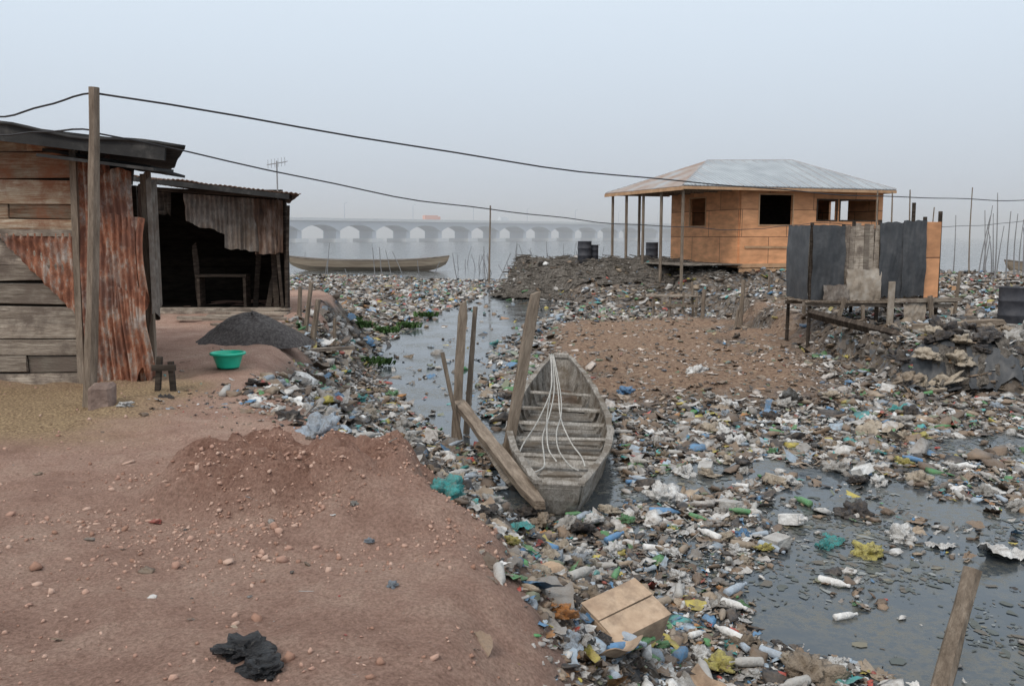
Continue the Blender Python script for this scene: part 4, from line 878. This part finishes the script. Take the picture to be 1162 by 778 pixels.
# ---------------------------------------------------------------- bridge
P0=Vector((-330,226,0)); D=Vector((240,230,0)).normalized(); ang=math.atan2(D.y,D.x); Lt=740
bg=root('road_bridge',P0,ang,label='long hazy concrete road bridge on arched piers over lagoon',category='bridge')
sp_=22.0; ns=int(Lt/sp_)
mb=MB(); pr=[]
for i in range(ns):
    for k in range(10):
        t=k/10; x=(i+t)*sp_; pr.append((x,8.7-3.3*(abs(t-.5)*2)**2.4))
vs=[];fs=[]
for x,zb in pr:
    vs+=[(x,-7,zb),(x,7,zb),(x,7,10.6),(x,-7,10.6)]
n_=len(pr)
fs=[(i*4+k,i*4+(k+1)%4,(i+1)*4+(k+1)%4,(i+1)*4+k) for i in range(n_-1) for k in range(4)]
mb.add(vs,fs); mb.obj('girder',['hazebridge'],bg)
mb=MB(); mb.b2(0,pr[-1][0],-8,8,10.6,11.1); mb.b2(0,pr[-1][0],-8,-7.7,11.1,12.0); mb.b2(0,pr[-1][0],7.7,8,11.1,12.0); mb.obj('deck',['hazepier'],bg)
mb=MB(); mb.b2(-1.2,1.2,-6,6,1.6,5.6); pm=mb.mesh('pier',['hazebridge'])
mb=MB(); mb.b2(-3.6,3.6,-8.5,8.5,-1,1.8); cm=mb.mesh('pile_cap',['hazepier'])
for i in range(ns):
    o=bpy.data.objects.new('pier',pm); COL.objects.link(o); o.parent=bg; o.location=(i*sp_,0,0)
    o2=bpy.data.objects.new('pile_cap',cm); COL.objects.link(o2); o2.parent=o
def truck(s_,col,label,L=7):
    p=P0+D*s_; tr=root('truck',(p.x,p.y,11.1),ang,label=label,category='truck',group='vehicles crossing the bridge')
    mb=MB(); mb.b2(-L/2,L/2-1.9,-1.2,1.2,.9,3.4); mb.obj('cargo_body',[col],tr,bevel=.08)
    mb=MB(); mb.b2(L/2-1.8,L/2,-1.15,1.15,.7,2.8); mb.obj('cab',[col],tr,bevel=.15)
    for x in(-L/2+1.2,L/2-1):
        for y in(-1.1,1.1):
            mb=MB(); mb.tube([(x,y-.15,.5),(x,y+.15,.5)],.5,12); mb.obj('wheel',['hazestick'],tr)
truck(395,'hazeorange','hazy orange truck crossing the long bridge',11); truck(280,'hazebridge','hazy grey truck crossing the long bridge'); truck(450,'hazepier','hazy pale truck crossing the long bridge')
for k in range(9):
    p=P0+D*(250+k*44); lp=root('street_lamp',(p.x,p.y,11.1),ang,label='thin hazy street lamp standing on the bridge',category='street lamp',group='street lamps along the bridge')
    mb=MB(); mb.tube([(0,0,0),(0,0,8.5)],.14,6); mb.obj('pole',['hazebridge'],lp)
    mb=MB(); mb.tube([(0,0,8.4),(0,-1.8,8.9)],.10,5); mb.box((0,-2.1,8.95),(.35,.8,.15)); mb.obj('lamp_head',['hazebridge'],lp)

# ---------------------------------------------------------------- world, sun, camera
W=bpy.data.worlds.new('World'); scene.world=W; W.use_nodes=True; nt=W.node_tree
bgn=nt.nodes['Background']; sky=nt.nodes.new('ShaderNodeTexSky'); sky.sky_type='NISHITA'; sky.sun_disc=False
sky.sun_elevation=math.radians(48); sky.sun_rotation=math.radians(215); sky.dust_density=6; sky.air_density=1.2; sky.ozone_density=2
tc=nt.nodes.new('ShaderNodeTexCoord'); sx=nt.nodes.new('ShaderNodeSeparateXYZ'); nt.links.new(tc.outputs['Generated'],sx.inputs[0])
r=ramp(nt,[(0,(.55,.60,.68)),(.06,(.57,.635,.72)),(.2,(.65,.735,.83)),(.42,(.77,.87,.96)),(1,(1.0,1.0,1.0))]); nt.links.new(sx.outputs[2],r.inputs[0])
mu=nt.nodes.new('ShaderNodeVectorMath'); mu.operation='SCALE'; mu.inputs['Scale'].default_value=11.2; nt.links.new(r.outputs[0],mu.inputs[0])
mx=mixc(nt,sky.outputs[0],mu.outputs[0],.92); nt.links.new(mx,bgn.inputs[0]); bgn.inputs[1].default_value=.1
sl_=bpy.data.lights.new('sun','SUN'); sl_.energy=1.5; sl_.angle=math.radians(13); sl_.color=(1,.92,.82)
so=bpy.data.objects.new('sun',sl_); COL.objects.link(so)
el=math.radians(48); azm=math.radians(215)
dirv=Vector((math.sin(azm)*math.cos(el),math.cos(azm)*math.cos(el),math.sin(el)))
so.rotation_euler=dirv.to_track_quat('Z','Y').to_euler()
cam=bpy.data.cameras.new('camera'); cam.lens=31.17; cam.sensor_width=36; cam.clip_end=9000; cam.clip_start=.05
co_=bpy.data.objects.new('camera',cam); COL.objects.link(co_); co_.location=(0,0,3.0); co_.rotation_euler=(math.radians(90-6.86),0,0)
scene.camera=co_
scene.view_settings.view_transform='Standard'; scene.view_settings.look='None'; scene.view_settings.exposure=0
